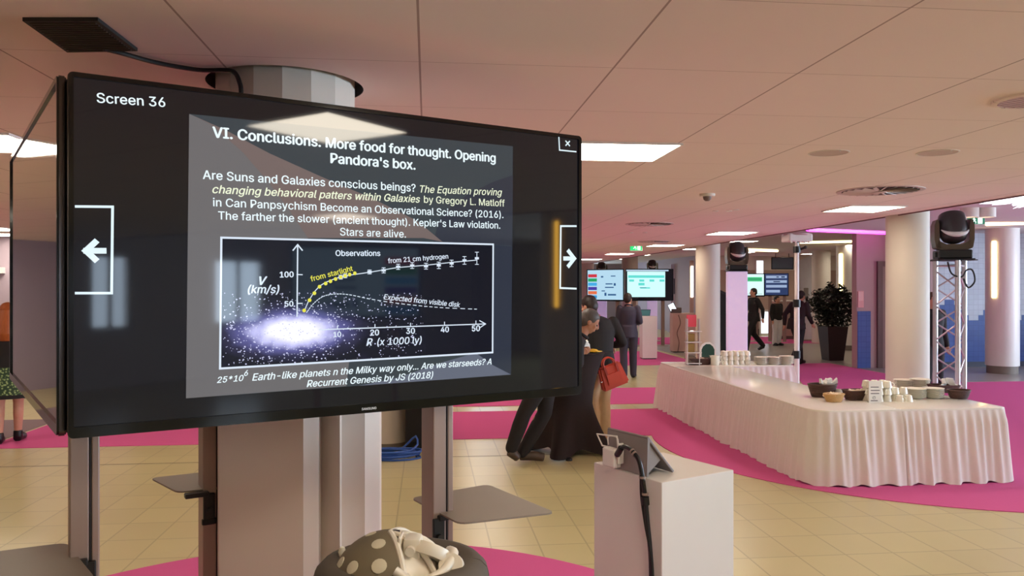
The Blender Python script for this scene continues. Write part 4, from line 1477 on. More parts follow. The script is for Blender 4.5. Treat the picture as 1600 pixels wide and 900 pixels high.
# ------------------------------------------------------------------ potted tree in front of the rear corridor
p = D(1301, 20.0)
t = thing('potted_tree', 'dark potted tree in tall square planter before the rear corridor', 'plant', (p.x, p.y, 0), -YAW + .1)
mb = MB()
mb.prism([(-.19, -.19), (.19, -.19), (.19, .19), (-.19, .19)], 0, .02)
pl = MB()
lo, hi = .19, .27
v0 = [pl.bm.verts.new((sx * lo, sy * lo, 0)) for sx, sy in ((-1, -1), (1, -1), (1, 1), (-1, 1))]
v1 = [pl.bm.verts.new((sx * hi, sy * hi, .86)) for sx, sy in ((-1, -1), (1, -1), (1, 1), (-1, 1))]
v2 = [pl.bm.verts.new((sx * (hi - .03), sy * (hi - .03), .86)) for sx, sy in ((-1, -1), (1, -1), (1, 1), (-1, 1))]
v3 = [pl.bm.verts.new((sx * (hi - .04), sy * (hi - .04), .80)) for sx, sy in ((-1, -1), (1, -1), (1, 1), (-1, 1))]
pl.bm.faces.new(list(reversed(v0))); pl.bm.faces.new(v3)
for A_, B_ in ((v0, v1), (v1, v2), (v2, v3)):
    for i in range(4):
        pl.bm.faces.new((A_[i], A_[(i + 1) % 4], B_[(i + 1) % 4], B_[i]))
mb.bm.free()
obj('planter', pl, mat('planter_brown', (56, 42, 42), .5), t)
mb = MB().tube([(0, 0, .78), (.015, .01, .95), (-.01, 0, 1.1), (.01, 0, 1.25)], [.035, .03, .026, .02], 10)
for k in range(9):
    a = 2 * PI * k / 9
    mb.tube([(0, 0, 1.0 + .02 * k), (.2 * math.cos(a), .2 * math.sin(a), 1.2 + .03 * k), (.36 * math.cos(a), .36 * math.sin(a), 1.35 + .04 * k)], [.014, .009, .004], 6)
obj('trunk', mb, mat('bark', (92, 72, 58), .85, var=.2, scale=30), t)
rr = random.Random(11)
fol = bmesh.new()
for k in range(1700):
    while True:
        q = Vector((rr.uniform(-1, 1), rr.uniform(-1, 1), rr.uniform(-1, 1)))
        if .35 < q.length < 1:
            break
    bump = 1 + .13 * math.sin(5 * math.atan2(q.y, q.x)) + .1 * math.sin(7 * q.z)
    c_ = Vector((q.x * .56 * bump, q.y * .56 * bump, 1.42 + q.z * .52 * bump - .25 * max(0, -q.z) * (q.x ** 2 + q.y ** 2)))
    L0 = rr.uniform(.05, .085)
    Q = Euler((rr.uniform(-1, 1), rr.uniform(-1, 1), rr.uniform(0, 6.3))).to_matrix()
    vs = [fol.verts.new(c_ + Q @ Vector(v)) for v in ((0, -L0, 0), (L0 * .5, 0, .008), (0, L0, 0), (-L0 * .5, 0, .008))]
    fol.faces.new(vs)
obj('foliage', fol, mat('leaf_dark', (38, 44, 34), .45, var=.4, scale=6), t)

# ------------------------------------------------------------------ buffet: three skirted tables round the thick column
BH = .69


def skirt_mesh(path, h0, h1, seed, fine=.085, coarse=.24, flare=.065, step=.012):
    """gathered cloth hanging along an outline (outward is on the right hand side of travel)"""
    rnd = random.Random(seed)
    pts = [Vector((p[0], p[1])) for p in path]
    S_, T_ = [], []
    acc = 0
    for a, b in zip(pts, pts[1:]):
        L_ = (b - a).length
        n_ = max(1, int(L_ / step))
        for k in range(n_):
            S_.append(a.lerp(b, k / n_)); T_.append(acc + L_ * k / n_)
        acc += L_
    S_.append(pts[-1]); T_.append(acc)
    n_ = len(S_)
    nor = []
    for i in range(n_):
        d = (S_[min(i + 4, n_ - 1)] - S_[max(i - 4, 0)]).normalized()
        nor.append(Vector((d.y, -d.x)))
    ph = [rnd.uniform(0, 6.28) for _ in range(6)]
    bm = bmesh.new()
    rows = 14
    V = []
    for r in range(rows + 1):
        f = r / rows
        z = h0 + (h1 - h0) * f
        row = []
        for i in range(n_):
            s = T_[i]
            ws = s + .03 * math.sin(s * 3.1 + ph[0]) + .02 * math.sin(s * 7.3 + ph[1])
            fw = .5 + .5 * math.sin(2 * PI * ws / fine + ph[2])
            cw = .5 + .5 * math.sin(2 * PI * ws / coarse + ph[3] + .5 * math.sin(s * 2.2))
            a1 = .028 * min(1, f * 6) * (1 - .5 * f)
            a2 = .050 * f ** 1.1
            off = flare * f + a1 * fw + a2 * (cw ** 1.5) * (0.7 + .3 * math.sin(s * 5.1 + ph[4]))
            p = S_[i] + nor[i] * (off + .002)
            zz = z + (0 if r < rows else .012 * math.sin(2 * PI * ws / coarse + ph[5]))
            row.append(bm.verts.new((p.x, p.y, zz)))
        V.append(row)
    for r in range(rows):
        for i in range(n_ - 1):
            bm.faces.new((V[r][i], V[r][i + 1], V[r + 1][i + 1], V[r + 1][i]))
    bmesh.ops.recalc_face_normals(bm, faces=bm.faces[:])
    return bm


def arc2(cx, cy, r, a0, a1, n=8):
    return [(cx + r * math.cos(a0 + (a1 - a0) * k / n), cy + r * math.sin(a0 + (a1 - a0) * k / n)) for k in range(n + 1)]


X0, X1, X2 = 3.52, 4.36, 5.42
Y0, Y1, Y2, Y3 = 6.86, 7.72, 11.0, 11.72
G_B = 'white skirted buffet tables'


def buffet(label, top, path, seed):
    t = thing('buffet_table', label, 'table', (0, 0, 0), 0, G_B)
    obj('tabletop', MB().prism(top, BH - .03, BH, .008), M_top, t, True)
    o = obj('table_skirt', skirt_mesh(path, BH - .018, .012, seed), M_cloth, t, True)
    return t


ca_ = arc2(X0 + .18, Y0 + .18, .18, PI, 1.5 * PI)
buffet('longest of the white skirted buffet tables, its pleated side facing the camera', ca_ + [(X1, Y0), (X1, Y2), (X0, Y2)], [(X0, Y2)] + ca_ + [(X1, Y0)], 1)
buffet('near white skirted buffet table with plates and brown baskets', [(X1, Y0), (X2 - .06, Y0)] + arc2(X2 - .06, Y0 + .06, .06, -PI / 2, 0) + arc2(X2 - .06, Y1 - .06, .06, 0, PI / 2) + [(X1, Y1)],
       [(X1, Y0), (X2 - .06, Y0)] + arc2(X2 - .06, Y0 + .06, .06, -PI / 2, 0) + arc2(X2 - .06, Y1 - .06, .06, 0, PI / 2) + [(X1, Y1)], 2)
buffet('far white skirted buffet table carrying cups, plates and a tiered rack', arc2(X0 + .08, Y3 - .08, .08, PI / 2, PI) + [(X0, Y2), (X2 - .1, Y2), (X2 - .1, Y3)],
       [(X1 + .005, Y2), (X2 - .1, Y2), (X2 - .1, Y3)] + arc2(X0 + .08, Y3 - .08, .08, PI / 2, PI) + [(X0, Y2)], 3)
# inner skirt of the long table
lt = [o for o in bpy.data.objects if o.get('label', '').startswith('longest of')][0]
obj('table_skirt', skirt_mesh([(X1, Y1 + .04), (X1, Y2 - .10)], BH - .018, .012, 4, flare=.02), M_cloth, lt, True)


def T(px, py):
    return G(px, py, BH)


def ordinal(k):
    return ['topmost', 'second', 'third', 'fourth', 'fifth', 'sixth', 'seventh', 'eighth', 'ninth', 'tenth', 'eleventh'][k]


plate0 = None


def plate_stack(p, n_, where, r=.105):
    global plate0
    for k in range(n_):
        z = BH + .0135 * k
        d_ = n_ - 1 - k
        l = ('topmost white plate of the %s' % where) if d_ == 0 else ('%s white plate from the top of the %s' % (ordinal(d_), where))
        if plate0 is None:
            plate0 = tag(obj('plate', MB().lathe([(0, .0), (.06, 0), (.066, .004), (r, .017), (r, .020), (.064, .008), (0, .006)], 36, cap=False), M_china, None, True), l, 'plate', 'stacked white plates')
            plate0.location = (p.x, p.y, z)
        else:
            c = dup(plate0, (p.x + .002 * math.sin(k * 2.1), p.y + .002 * math.cos(k * 1.3), z), label=l)
    return


plate_stack(T(1411, 609), 8, 'back left plate stack on the near table')
plate_stack(T(1437, 610), 9, 'back right plate stack on the near table')
plate_stack(T(1430, 622), 7, 'front left plate stack on the near table')
plate_stack(T(1458, 621.5), 7, 'front right plate stack on the near table')
plate_stack(T(1189, 569.5), 8, 'leftmost plate stack on the far table')
plate_stack(T(1209, 569.5), 8, 'middle plate stack on the far table')
plate_stack(T(1229, 569.5), 9, 'rightmost plate stack on the far table')

cup0 = None


def cup(p, z, label, flip=False):
    global cup0
    if cup0 is None:
        cup0 = thing('cup', label, 'cup', (p.x, p.y, z), 0, 'white coffee cups')
        obj('bowl', MB().lathe([(0, .004), (.024, .0), (.030, .004), (.040, .05), (.042, .066), (.039, .066), (.036, .05), (.026, .008), (0, .006)], 26, cap=False), M_china, cup0, True)
        obj('handle', MB().tube(smooth_path([(.038, 0, .056), (.058, 0, .054), (.064, 0, .036), (.054, 0, .020), (.034, 0, .018)], 5), .005, 8), M_china, cup0, True)
        return cup0
    c = dup(cup0, (p.x, p.y, z), rz=random.uniform(0, 6.28), label=label)
    if flip:
        c.rotation_euler = (PI, 0, c.rotation_euler.z)
        c.location.z = z + .066
    return c


def cup_block(p0, cols, rows, high, dx, dy, where, flip=True):
    for i in range(cols):
        for j in range(rows):
            for k in range(high):
                q = Vector((p0.x + dx.x * i + dy.x * j, p0.y + dx.y * i + dy.y * j, 0))
                lv = ['bottom layer', 'middle layer'][k] if k < high - 1 else 'top layer'
                cn = ['first', 'second', 'third', 'fourth', 'fifth', 'sixth'][i]
                rn = ['front', 'second', 'third'][j]
                cup(q, BH + .068 * k, '%s white cup, %s from left, %s row %s' % (lv, cn, rn, where), flip)


ex, ey = Vector((.086, 0, 0)), Vector((0, .088, 0))
p = T(1364, 629)
cup_block(Vector((p.x + .02, p.y + .07, 0)), 3, 2, 3, ex, ey, 'of the block behind the card')
p = T(1385, 627)
cup_block(Vector((p.x + .03, p.y + .04, 0)), 3, 1, 2, ex, ey, 'beside the printed card')
p = T(1398, 627)
cup(Vector((p.x + .04, p.y - .02, 0)), BH, 'upturned white cup before the front left plate stack, left one', True)
p = T(1413, 627)
cup(Vector((p.x + .03, p.y - .02, 0)), BH, 'upturned white cup before the front left plate stack, right one', True)
p = T(1133, 570)
cup_block(Vector((p.x, p.y, 0)), 5, 2, 3, ex, ey, 'of the far table block')
p = T(1117, 570.5)
t = thing('milk_jug', 'white jug standing left of the far cup block', 'jug', p)
obj('body', MB().lathe([(0, 0), (.055, 0), (.062, .01), (.060, .10), (.064, .14), (.060, .14), (.055, .02), (0, .012)], 28, cap=False), M_china, t, True)
obj('handle', MB().tube(smooth_path([(.058, 0, .12), (.10, 0, .115), (.105, 0, .07), (.08, 0, .04), (.058, 0, .04)], 5), .007, 8), M_china, t, True)
obj('spout', MB().slab([(-.055, .135), (-.085, .145), (-.058, .10)], -.015, .015), M_china, t)
p = T(1311, 621)
t = thing('creamer', 'small bright white creamer between two baskets', 'jug', p)
obj('body', MB().lathe([(0, 0), (.03, 0), (.038, .02), (.036, .06), (.030, .085), (.026, .085), (.03, .03), (0, .01)], 24, cap=False), M_white, t, True)
obj('handle', MB().tube(smooth_path([(.034, 0, .07), (.056, 0, .065), (.055, 0, .035), (.034, 0, .025)], 5), .005, 8), M_white, t, True)

# printed card in front of the cups
p = T(1367, 629.5)
t = thing('printed_card', 'white printed card standing before the block of cups', 'card', p, -YAW + .05)
obj('card', B(-.062, .062, -.006, .0, .0, .215, .001), M_paper, t)
ink = mat('ink_grey', (120, 112, 116), .8)
for zz, w_ in ((.150, .08), (.118, .09), (.088, .085), (.018, .07)):
    obj('print_line', MB().box(-.045, -.045 + w_, -.0066, -.006, zz, zz + .009), ink, t)
mb = MB().tube([(.014 * math.cos(a) - .012, -.0065, .052 + .014 * math.sin(a)) for a in [2 * PI * k / 16 for k in range(17)]], .0016, 6)
mb.tube([(-.022, -.0065, .046), (-.012, -.0065, .058), (.002, -.0065, .062)], .0016, 6)
obj('print_emblem', mb, ink, t)
obj('back_leg', MB().slab([(-.02, 0), (.02, 0), (.01, .12), (-.01, .12)], .0, .002), M_paper, t)


def basket(p, rx, ry, h, label, m, rz=0.0, square=False, fill=None, name='basket', rnd=1):
    t = thing(name, label, 'basket', p, rz)
    mb = MB()
    nn = 40

    def outline(k, z):
        out = []
        for i in range(nn):
            a = 2 * PI * i / nn
            if square:
                c_, s_ = math.cos(a), math.sin(a)
                e_ = .35
                x = math.copysign(abs(c_) ** e_, c_); y = math.copysign(abs(s_) ** e_, s_)
            else:
                x, y = math.cos(a), math.sin(a)
            out.append((x * rx * k, y * ry * k, z))
        return out
    rows = [(.70, .0), (.74, .01), (.82, h * .35), (.91, h * .7), (.97, h)]
    prev = None
    first = None
    for k, z in rows + [(.93, h), (.86, h * .6), (.72, .014)]:
        ring = [mb.bm.verts.new(v) for v in outline(k, z)]
        if prev:
            for i in range(nn):
                mb.bm.faces.new((prev[i], prev[(i + 1) % nn], ring[(i + 1) % nn], ring[i]))
        else:
            first = ring
        prev = ring
    mb.bm.faces.new(list(reversed(first))); mb.bm.faces.new(prev)
    bmesh.ops.recalc_face_normals(mb.bm, faces=mb.bm.faces[:])
    obj('body', mb, m, t, True)
    o_ = outline(.96, h)
    obj('rim', MB().tube(o_ + [o_[0]], .007, 8), m, t, True)
    bands = MB()
    for f_ in (.2, .4, .6, .8):
        o_ = outline(.715 + .25 * f_ + .012, h * f_)
        bands.tube(o_ + [o_[0]], .0035, 6)
    obj('weave_bands', bands, m, t, True)
    r2 = random.Random(rnd)
    if fill == 'napkins':
        mb = MB()
        for k in range(4):
            a = r2.uniform(0, 6.28)
            R = Matrix.Translation((rx * .35 * math.cos(a) + rx * .25, ry * .3 * math.sin(a), h * .9)) @ Euler((r2.uniform(-.5, .5), r2.uniform(-.6, .6), a)).to_matrix().to_4x4()
            mb.slab([(-.07, 0), (.07, 0), (.085, .05), (.02, .03), (-.03, .075), (-.09, .045)], -.012, .012)
            bmesh.ops.transform(mb.bm, matrix=R, verts=mb.bm.verts[-12:])
        o = obj('napkins', mb, M_paper, t)
        o['kind'] = 'stuff'
    elif fill:
        mb = MB()
        for k in range(16):
            R = Matrix.Translation((r2.uniform(-.65, .65) * rx, r2.uniform(-.6, .6) * ry, h * .78 + r2.uniform(0, .02))) @ Euler((r2.uniform(-.5, .5), r2.uniform(-.5, .5), r2.uniform(0, 6))).to_matrix().to_4x4()
            mb.box(-.03, .03, -.018, .018, -.007, .007, .004, M=R)
        o = obj('sachets', mb, mat('sachet_' + fill, {'pale': (226, 206, 186), 'cream': (236, 214, 180)}[fill], .6, var=.2, scale=30), t)
        o['kind'] = 'stuff'
    return t


basket(T(1285, 620), .155, .115, .13, 'round dark brown basket with white napkins at the table corner', M_basket, fill='napkins', rnd=2)
basket(T(1303, 627.5), .105, .08, .075, 'small pale wicker basket in front of the dark baskets', M_wicker, fill='cream', rnd=3)
basket(T(1336, 624.5), .11, .09, .095, 'square dark brown basket of sachets left of the printed card', M_basket, .1, True, 'pale', rnd=4)
basket(T(1474, 613), .15, .10, .08, 'dark brown basket with white napkins behind the plates', M_basket, -.1, True, 'napkins', rnd=5)
basket(T(1498, 622.5), .115, .10, .085, 'empty round dark brown basket at the right end of the buffet', M_basket, rnd=6)
basket(T(1092, 569.5), .20, .12, .09, 'low dark brown basket at the left end of the far table', M_basket, .05, True, 'pale', rnd=7)

# tiered rack with pink card, and the green rounded board
p = D(1081, 11.55)
t = thing('tiered_rack', 'clear tiered rack with pink header card on the far table', 'rack', (p.x, p.y, BH), -YAW)
M_acr = mat('acrylic', (222, 216, 214), .1, spec=.6)
mb = MB()
for sx in (-.075, .10):
    mb.box(sx - .006, sx + .006, -.06, .06, 0, .68)
obj('side_panels', mb, M_acr, t)
for k in range(4):
    obj('shelf', B(-.10, .13, -.075, .06, .02 + .155 * k, .035 + .155 * k, .003), M_acr, t)
tan_ = mat('tea_box', (150, 120, 60), .6, var=.15)
for k in range(3):
    obj('tea_stack', B(-.068, .03, -.05, .05, .036 + .155 * k, .036 + .155 * k + (.10, .125, .115)[k], .004), tan_ if k else mat('tea_box_dark', (110, 92, 76), .6), t)
obj('header_card', B(-.080, .062, -.02, .0, .56, .735, .003), mat('card_pink', (236, 84, 104), .6), t)
p = D(1106, 12.15)
t = thing('green_board', 'dark green arched board with white frame behind the jug', 'board', (p.x, p.y, BH - .02), -YAW)
outl = [(-.10, 0), (.10, 0), (.10, .20), (.075, .25), (.03, .285), (-.03, .285), (-.075, .25), (-.10, .20)]
obj('panel', MB().slab(outl, -.006, .012), mat('board_green', (22, 66, 54), .6), t)
fr_ = [(a * 1.25, b * 1.09) for a, b in outl]
obj('frame', frame_slab(MB(), fr_, outl, -.012, .016), M_white, t)
obj('stand', B(-.14, .14, -.02, .14, -.0, .02, .004), M_white, t)

# ------------------------------------------------------------------ bar table in a dark stretch cover
p = D(890, 8.7)
BT = p.copy()
bt = thing('bar_table', 'round bar table in a dark stretch cover behind the big screen', 'table', (p.x, p.y, 0), -YAW)
mb = MB()
nA, nZ = 64, 24
V = []
Ht = 1.10
for r in range(nZ + 1):
    f = r / nZ
    z = Ht * (1 - f)
    row = []
    for i in range(nA):
        a = 2 * PI * i / nA + .35
        lobe = .5 + .5 * math.cos(4 * a)
        top_r, mid_r, foot_r = .385, .235, .26 + .25 * lobe ** 1.8
        if f < .5:
            g_ = f / .5
            rad = top_r + (mid_r + .02 * lobe - top_r) * (1 - (1 - g_) ** 1.7)
        else:
            g_ = (f - .5) / .5
            rad = mid_r + .02 * lobe + (foot_r - mid_r - .02 * lobe) * g_ ** 1.25
        zz = z + (0 if f < .9 else (1 - lobe) * .075 * ((f - .9) / .1))
        row.append(mb.bm.verts.new((rad * math.cos(a - .35), rad * math.sin(a - .35), max(.012, zz))))
    V.append(row)
for r in range(nZ):
    for i in range(nA):
        mb.bm.faces.new((V[r][i], V[r + 1][i], V[r + 1][(i + 1) % nA], V[r][(i + 1) % nA]))
mb.bm.faces.new(V[0])
bmesh.ops.recalc_face_normals(mb.bm, faces=mb.bm.faces[:])
obj('stretch_cover', mb, M_darkcloth, bt, True)
obj('table_board', MB().lathe([(.38, Ht), (.385, Ht + .004), (.38, Ht + .008)], 48), M_darkcloth, bt, True)
for k in range(4):
    a = PI / 2 * k - .0875
    obj('foot', MB().lathe([(.035, 0), (.035, .02), (.02, .03)], 16, (.43 * math.cos(a), .43 * math.sin(a))), M_black, bt)
p = D(911, 8.6, 552)
mb = MB().ball((0, 0, .075), .10, .07, .085, 18, 12)
rr = random.Random(8)
for v in mb.bm.verts:
    v.co *= 1 + rr.uniform(-.13, .13)
tag(obj('paper_bag', mb, M_paper, None, False, (p.x - .03, p.y, Ht + .002)), 'crumpled white paper bag on the dark bar table', 'bag')
p = D(926, 8.62)
t = thing('plate', 'yellow plate on the dark bar table edge', 'plate', (p.x + .005, p.y, Ht + .008))
obj('dish', MB().lathe([(0, .0), (.06, 0), (.10, .012), (.10, .016), (.06, .006), (0, .004)], 32, cap=False), mat('yellow_dish', (226, 184, 60), .4), t, True)
obj('snack', MB().ball((0.0, 0, .02), .055, .045, .02), mat('snack_yellow', (220, 170, 40), .7, var=.2, scale=40), t, True)

# ------------------------------------------------------------------ distant screens
def far_tv(pa, pb, z, top_y, bot_y, ang, label, posts=True, screen_mat=None, w_over=None):
    """px span at lens distance z"""
    pm = (pa + pb) / 2
    c = D(pm, z, (top_y + bot_y) / 2)
    h = (bot_y - top_y) / F * z
    w = w_over or ((pb - pa) / F * z / abs(math.cos(ang + YAW)))
    t, s = make_tv('television', label, c, ang, w, h, screen_mat or M_screen, bez=(.02, .02, .03), depth=.05)
    if posts:
        for sx in (-.3, .3):
            obj('post', B(w * sx - .05, w * sx + .05, .06, .14, -c.z + .0, h * .2, .004), M_alu, t)
        obj('floor_plate', B(-w * .36, w * .36, -.2, .4, -c.z, -c.z + .015, .003), M_alu, t)
    return t, s, w, h


def fig(name, rects, m, parent, lift=.0075):
    for x0, x1, z0, z1 in rects:
        obj(name, MB().quad((x0, -lift, z0), (x1, -lift, z0), (x1, -lift, z1), (x0, -lift, z1)), m, parent)


t, s, w, h = far_tv(918.5, 972.5, 25.0, 420.5, 470.5, -YAW - .70 + .15, 'distant screen with coloured bars behind the man in navy')
fig('page', [(-w / 2 + .03, w / 2 - .03, -h / 2 + .045, h / 2 - .03)], lcd('lcd_paleblue', (176, 212, 232), 1.0), s)
for k, c_ in enumerate(((206, 56, 70), (40, 160, 96), (70, 170, 226), (76, 62, 160), (226, 112, 72), (52, 146, 206))):
    z_ = h / 2 - .16 - k * .135
    fig('colour_bar', [(-w / 2 + .05, -w * .22, z_ - .10, z_)], lcd('lcd_bar%d' % k, c_, .95), s, .009)
ik = lcd('lcd_ink', (52, 92, 140), .9)
fig('page_print', [(.02, .26, .02, .055), (.0, .30, -.09, -.055), (.30, .37, -.02, .06), (-.02, .05, -.34, -.24), (.10, .38, -.33, -.28), (-.14, -.06, .24, .29), (.2, .36, .27, .30), (-.12, .0, -.20, -.17)], ik, s, .009)
def bars_page(s, w, h):
    fig('page', [(-w / 2 + .03, w / 2 - .03, -h / 2 + .045, h / 2 - .03)], lcd('lcd_paleblue', (176, 212, 232), 1.0), s)
    for k, c_ in enumerate(((206, 56, 70), (40, 160, 96), (70, 170, 226), (76, 62, 160), (226, 112, 72), (52, 146, 206))):
        z_ = h / 2 - .16 - k * .135
        fig('colour_bar', [(-w / 2 + .05, -w * .22, z_ - .10, z_)], lcd('lcd_bar%d' % k, c_, .95), s, .009)
    fig('page_print', [(.02, .26, .02, .055), (.0, .30, -.09, -.055), (.30, .37, -.02, .06), (-.02, .05, -.34, -.24), (.10, .38, -.33, -.28)], MATS['lcd_ink'], s, .009)


X, Y = c2w(6.1, -2.5)
mt, ms = make_tv('television', 'screen with coloured bars mirrored faintly in the big screen', (X, Y, TVZ), math.atan2(.61, -.785) - YAW + PI / 2, TW, TH, M_screen)
bars_page(ms, TW, TH)
for sx in (-.3, .3):
    obj('post', B(TW * sx - .04, TW * sx + .04, .06, .14, -TVZ, .2, .004), M_alu, mt)
obj('floor_plate', B(-TW * .36, TW * .36, -.2, .4, -TVZ, -TVZ + .015, .003), M_alu, mt)
t, s, w, h = far_tv(976.5, 1053, 25.0, 420, 470, -YAW + .12, 'distant screen showing a bright cyan page, above the white pedestal')
xl, xr = -w / 2 + .06, w / 2 - .27
fig('page', [(xl, xr, -h / 2 + .12, h / 2 - .09)], lcd('lcd_cyan', (196, 248, 246), 1.1), s)
fig('page_header', [(-w / 2 + .03, w / 2 - .16, h / 2 - .075, h / 2 - .035)], lcd('lcd_header', (190, 214, 236), 1.0), s)
tl = lcd('lcd_tealmark', (96, 214, 204), 1.0)
fig('page_print', [(xl + .06 + k * .33, xl + .22 + k * .33, .10, .17) for k in range(4)] + [(xl + .36, xl + .56, -.02, .06), (xl + .42, xl + .74, -.12, -.08), (xl + .03, xr - .03, .22, .30)], tl, s, .009)
fig('page_print', [(xl + .40, xl + .62, -.10, -.085)], ik, s, .0095)
t, s, w, h = far_tv(1138, 1197, 27.0, 427, 463.5, -YAW + .25, 'distant white screen with green bar behind the lit tower')
fig('page', [(-w / 2 + .03, w / 2 - .03, -h / 2 + .045, h / 2 - .03)], lcd('lcd_mint', (214, 246, 244), 1.05), s)
fig('page_print', [(-w * .1, w / 2 - .10, .12, .27)], lcd('lcd_greenbar', (74, 196, 130), 1.0), s, .009)
fig('page_print', [(.02, w / 2 - .12, .20, .22), (-.05, w / 2 - .12, .16, .175), (-w * .1, w / 2 - .1, -.31, -.30)], lcd('lcd_greenink', (30, 110, 80), .9), s, .0095)
t, s, w, h = far_tv(1197.5, 1229, 27.0, 427, 462.5, -YAW - .55, 'distant navy blue screen with grey bars left of the pole')
fig('page', [(-w / 2 + .02, w / 2 - .02, -h / 2 + .04, h / 2 - .02)], lcd('lcd_navy', (44, 58, 96), 1.0), s)
fig('page_print', [(-w / 2 + .06, w / 2 - .06, z_, z_ + .09) for z_ in (.22, .06, -.10)] + [(-w / 2 + .06, .12, -.27, -.18)], lcd('lcd_greybar', (150, 168, 200), 1.0), s, .009)
fig('page_print', [(.0, .08, .245, .28), (.16, .28, .24, .285), (-.1, .12, .085, .12)], lcd('lcd_navyink', (40, 50, 84), 1.0), s, .0095)
t, s, w, h = far_tv(1205, 1240, 28.6, 402, 421, -YAW + .05, 'dark blue sign panel hanging above the navy screen', posts=False, screen_mat=mat('sign_bluegrey', (90, 104, 122), .5))
for sx in (-.3, .3):
    obj('hanger', MB().cyl((sx * w, .02, h / 2), (sx * w, .02, HIGH - t.location.z), .012, 8), M_black, t)


# ------------------------------------------------------------------ people
M_skin = mat('skin', (206, 152, 128), .55, var=.05, scale=20)
M_skin2 = mat('skin_tan', (182, 128, 102), .55, var=.05, scale=20)
STAND = dict(pelvis=(0, 0, .95), waist=(0, .0, 1.10), chest=(0, .0, 1.30), neck=(0, .01, 1.47), head=(0, -.015, 1.625),
             sl=(.175, .01, 1.42), sr=(-.175, .01, 1.42), el=(.225, .04, 1.14), er=(-.225, .04, 1.14), wl=(.235, -.04, .90), wr=(-.235, -.04, .90),
             fl=(.24, -.07, .80), fr=(-.24, -.07, .80),
             hl=(.09, 0, .93), hr=(-.09, 0, .93), kl=(.10, -.02, .50), kr=(-.10, -.02, .50), al=(.10, .03, .09), ar=(-.10, .03, .09), tl=(.12, -.13, .03), tr=(-.12, -.13, .03))


def limb(mb, pts, radii, n=14):
    """tapering limb with round joints"""
    pts = [Vector(p) for p in pts]
    for i in range(len(pts) - 1):
        a, b = pts[i], pts[i + 1]
        mb.tube([a, a.lerp(b, .35), a.lerp(b, .7), b], [radii[i], radii[i] * .35 * 1 + radii[i] * .45 + radii[i + 1] * .25, radii[i] * .35 + radii[i + 1] * .68, radii[i + 1]], n)
    for p, r in zip(pts, radii):
        mb.ball(p, r, r, r, 14, 10)


def trunk(mb, J, g, wide=1.0):
    """torso from hips to shoulders as flattened ellipses"""
    P, Wt, C, Nk = (Vector(J[k]) for k in ('pelvis', 'waist', 'chest', 'neck'))
    sl, sr = Vector(J['sl']), Vector(J['sr'])
    ax = (sl - sr).normalized()
    stations = [(P + (P - Wt) * .35, .135, .10), (P, .165, .115), (Wt, .140, .10), (C, .168, .118), (C.lerp(Nk, .55), .165, .10), (C.lerp(Nk, .85), .105, .075), (Nk, .062, .06)]
    rings = []
    n = 22
    for i, (c, rx, ry) in enumerate(stations):
        a = stations[max(0, i - 1)][0]; b = stations[min(len(stations) - 1, i + 1)][0]
        up = (b - a).normalized()
        x = (ax - up * ax.dot(up)).normalized()
        y = up.cross(x)
        rings.append([mb.bm.verts.new(c + x * (rx * wide + g) * math.cos(2 * PI * k / n) + y * (ry + g) * math.sin(2 * PI * k / n)) for k in range(n)])
    fs = []
    for A_, B_ in zip(rings, rings[1:]):
        for k in range(n):
            fs.append(mb.bm.faces.new((A_[k], A_[(k + 1) % n], B_[(k + 1) % n], B_[k])))
    fs.append(mb.bm.faces.new(list(reversed(rings[0])))); fs.append(mb.bm.faces.new(rings[-1]))
    bmesh.ops.recalc_face_normals(mb.bm, faces=fs)


def hand(mb, w, f, side, curl=.5):
    """palm, four unequal curled fingers and a thumb"""
    w, f = Vector(w), Vector(f)
    d = (f - w).normalized()
    ref = Vector((0, -1, 0)) if abs(d.y) < .8 else Vector((0, 0, 1))
    pn = d.cross(ref).normalized() * side        # back of the hand
    ac = d.cross(pn).normalized()                # across the knuckles
    k0 = w + d * .085
    mb.tube([w, w + d * .04, k0], [.026, .034, .034], 12)
    for i, L in enumerate((.070, .080, .074, .058)):
        o = (i - 1.5) * .019
        a = k0 + ac * o - d * .01
        b = a + d * L * .45 - pn * curl * .012
        c = b + (d * (1 - curl * .5) - pn * curl).normalized() * L * .32
        e = c + (d * (1 - curl * .9) - pn * curl * 1.2).normalized() * L * .24
        mb.tube([a, b, c, e], [.0100, .0095, .0088, .0075], 8)
    a = w + d * .03 + ac * -.028
    mb.tube([a, a + (d * .7 - ac * .8).normalized() * .035, a + (d * .9 - ac * .5).normalized() * .065], [.012, .0105, .009], 8)


def remesh(name, mb, m, parent, vox, sm=4):
    o = obj(name, mb, m, parent)
    baked(o, ('REMESH', {'mode': 'VOXEL', 'voxel_size': vox, 'use_smooth_shade': True}), ('SMOOTH', {'factor': .5, 'iterations': sm}))
    if m and not o.data.materials:
        o.data.materials.append(m)
    for p in o.data.polygons:
        p.use_smooth = True
    return o


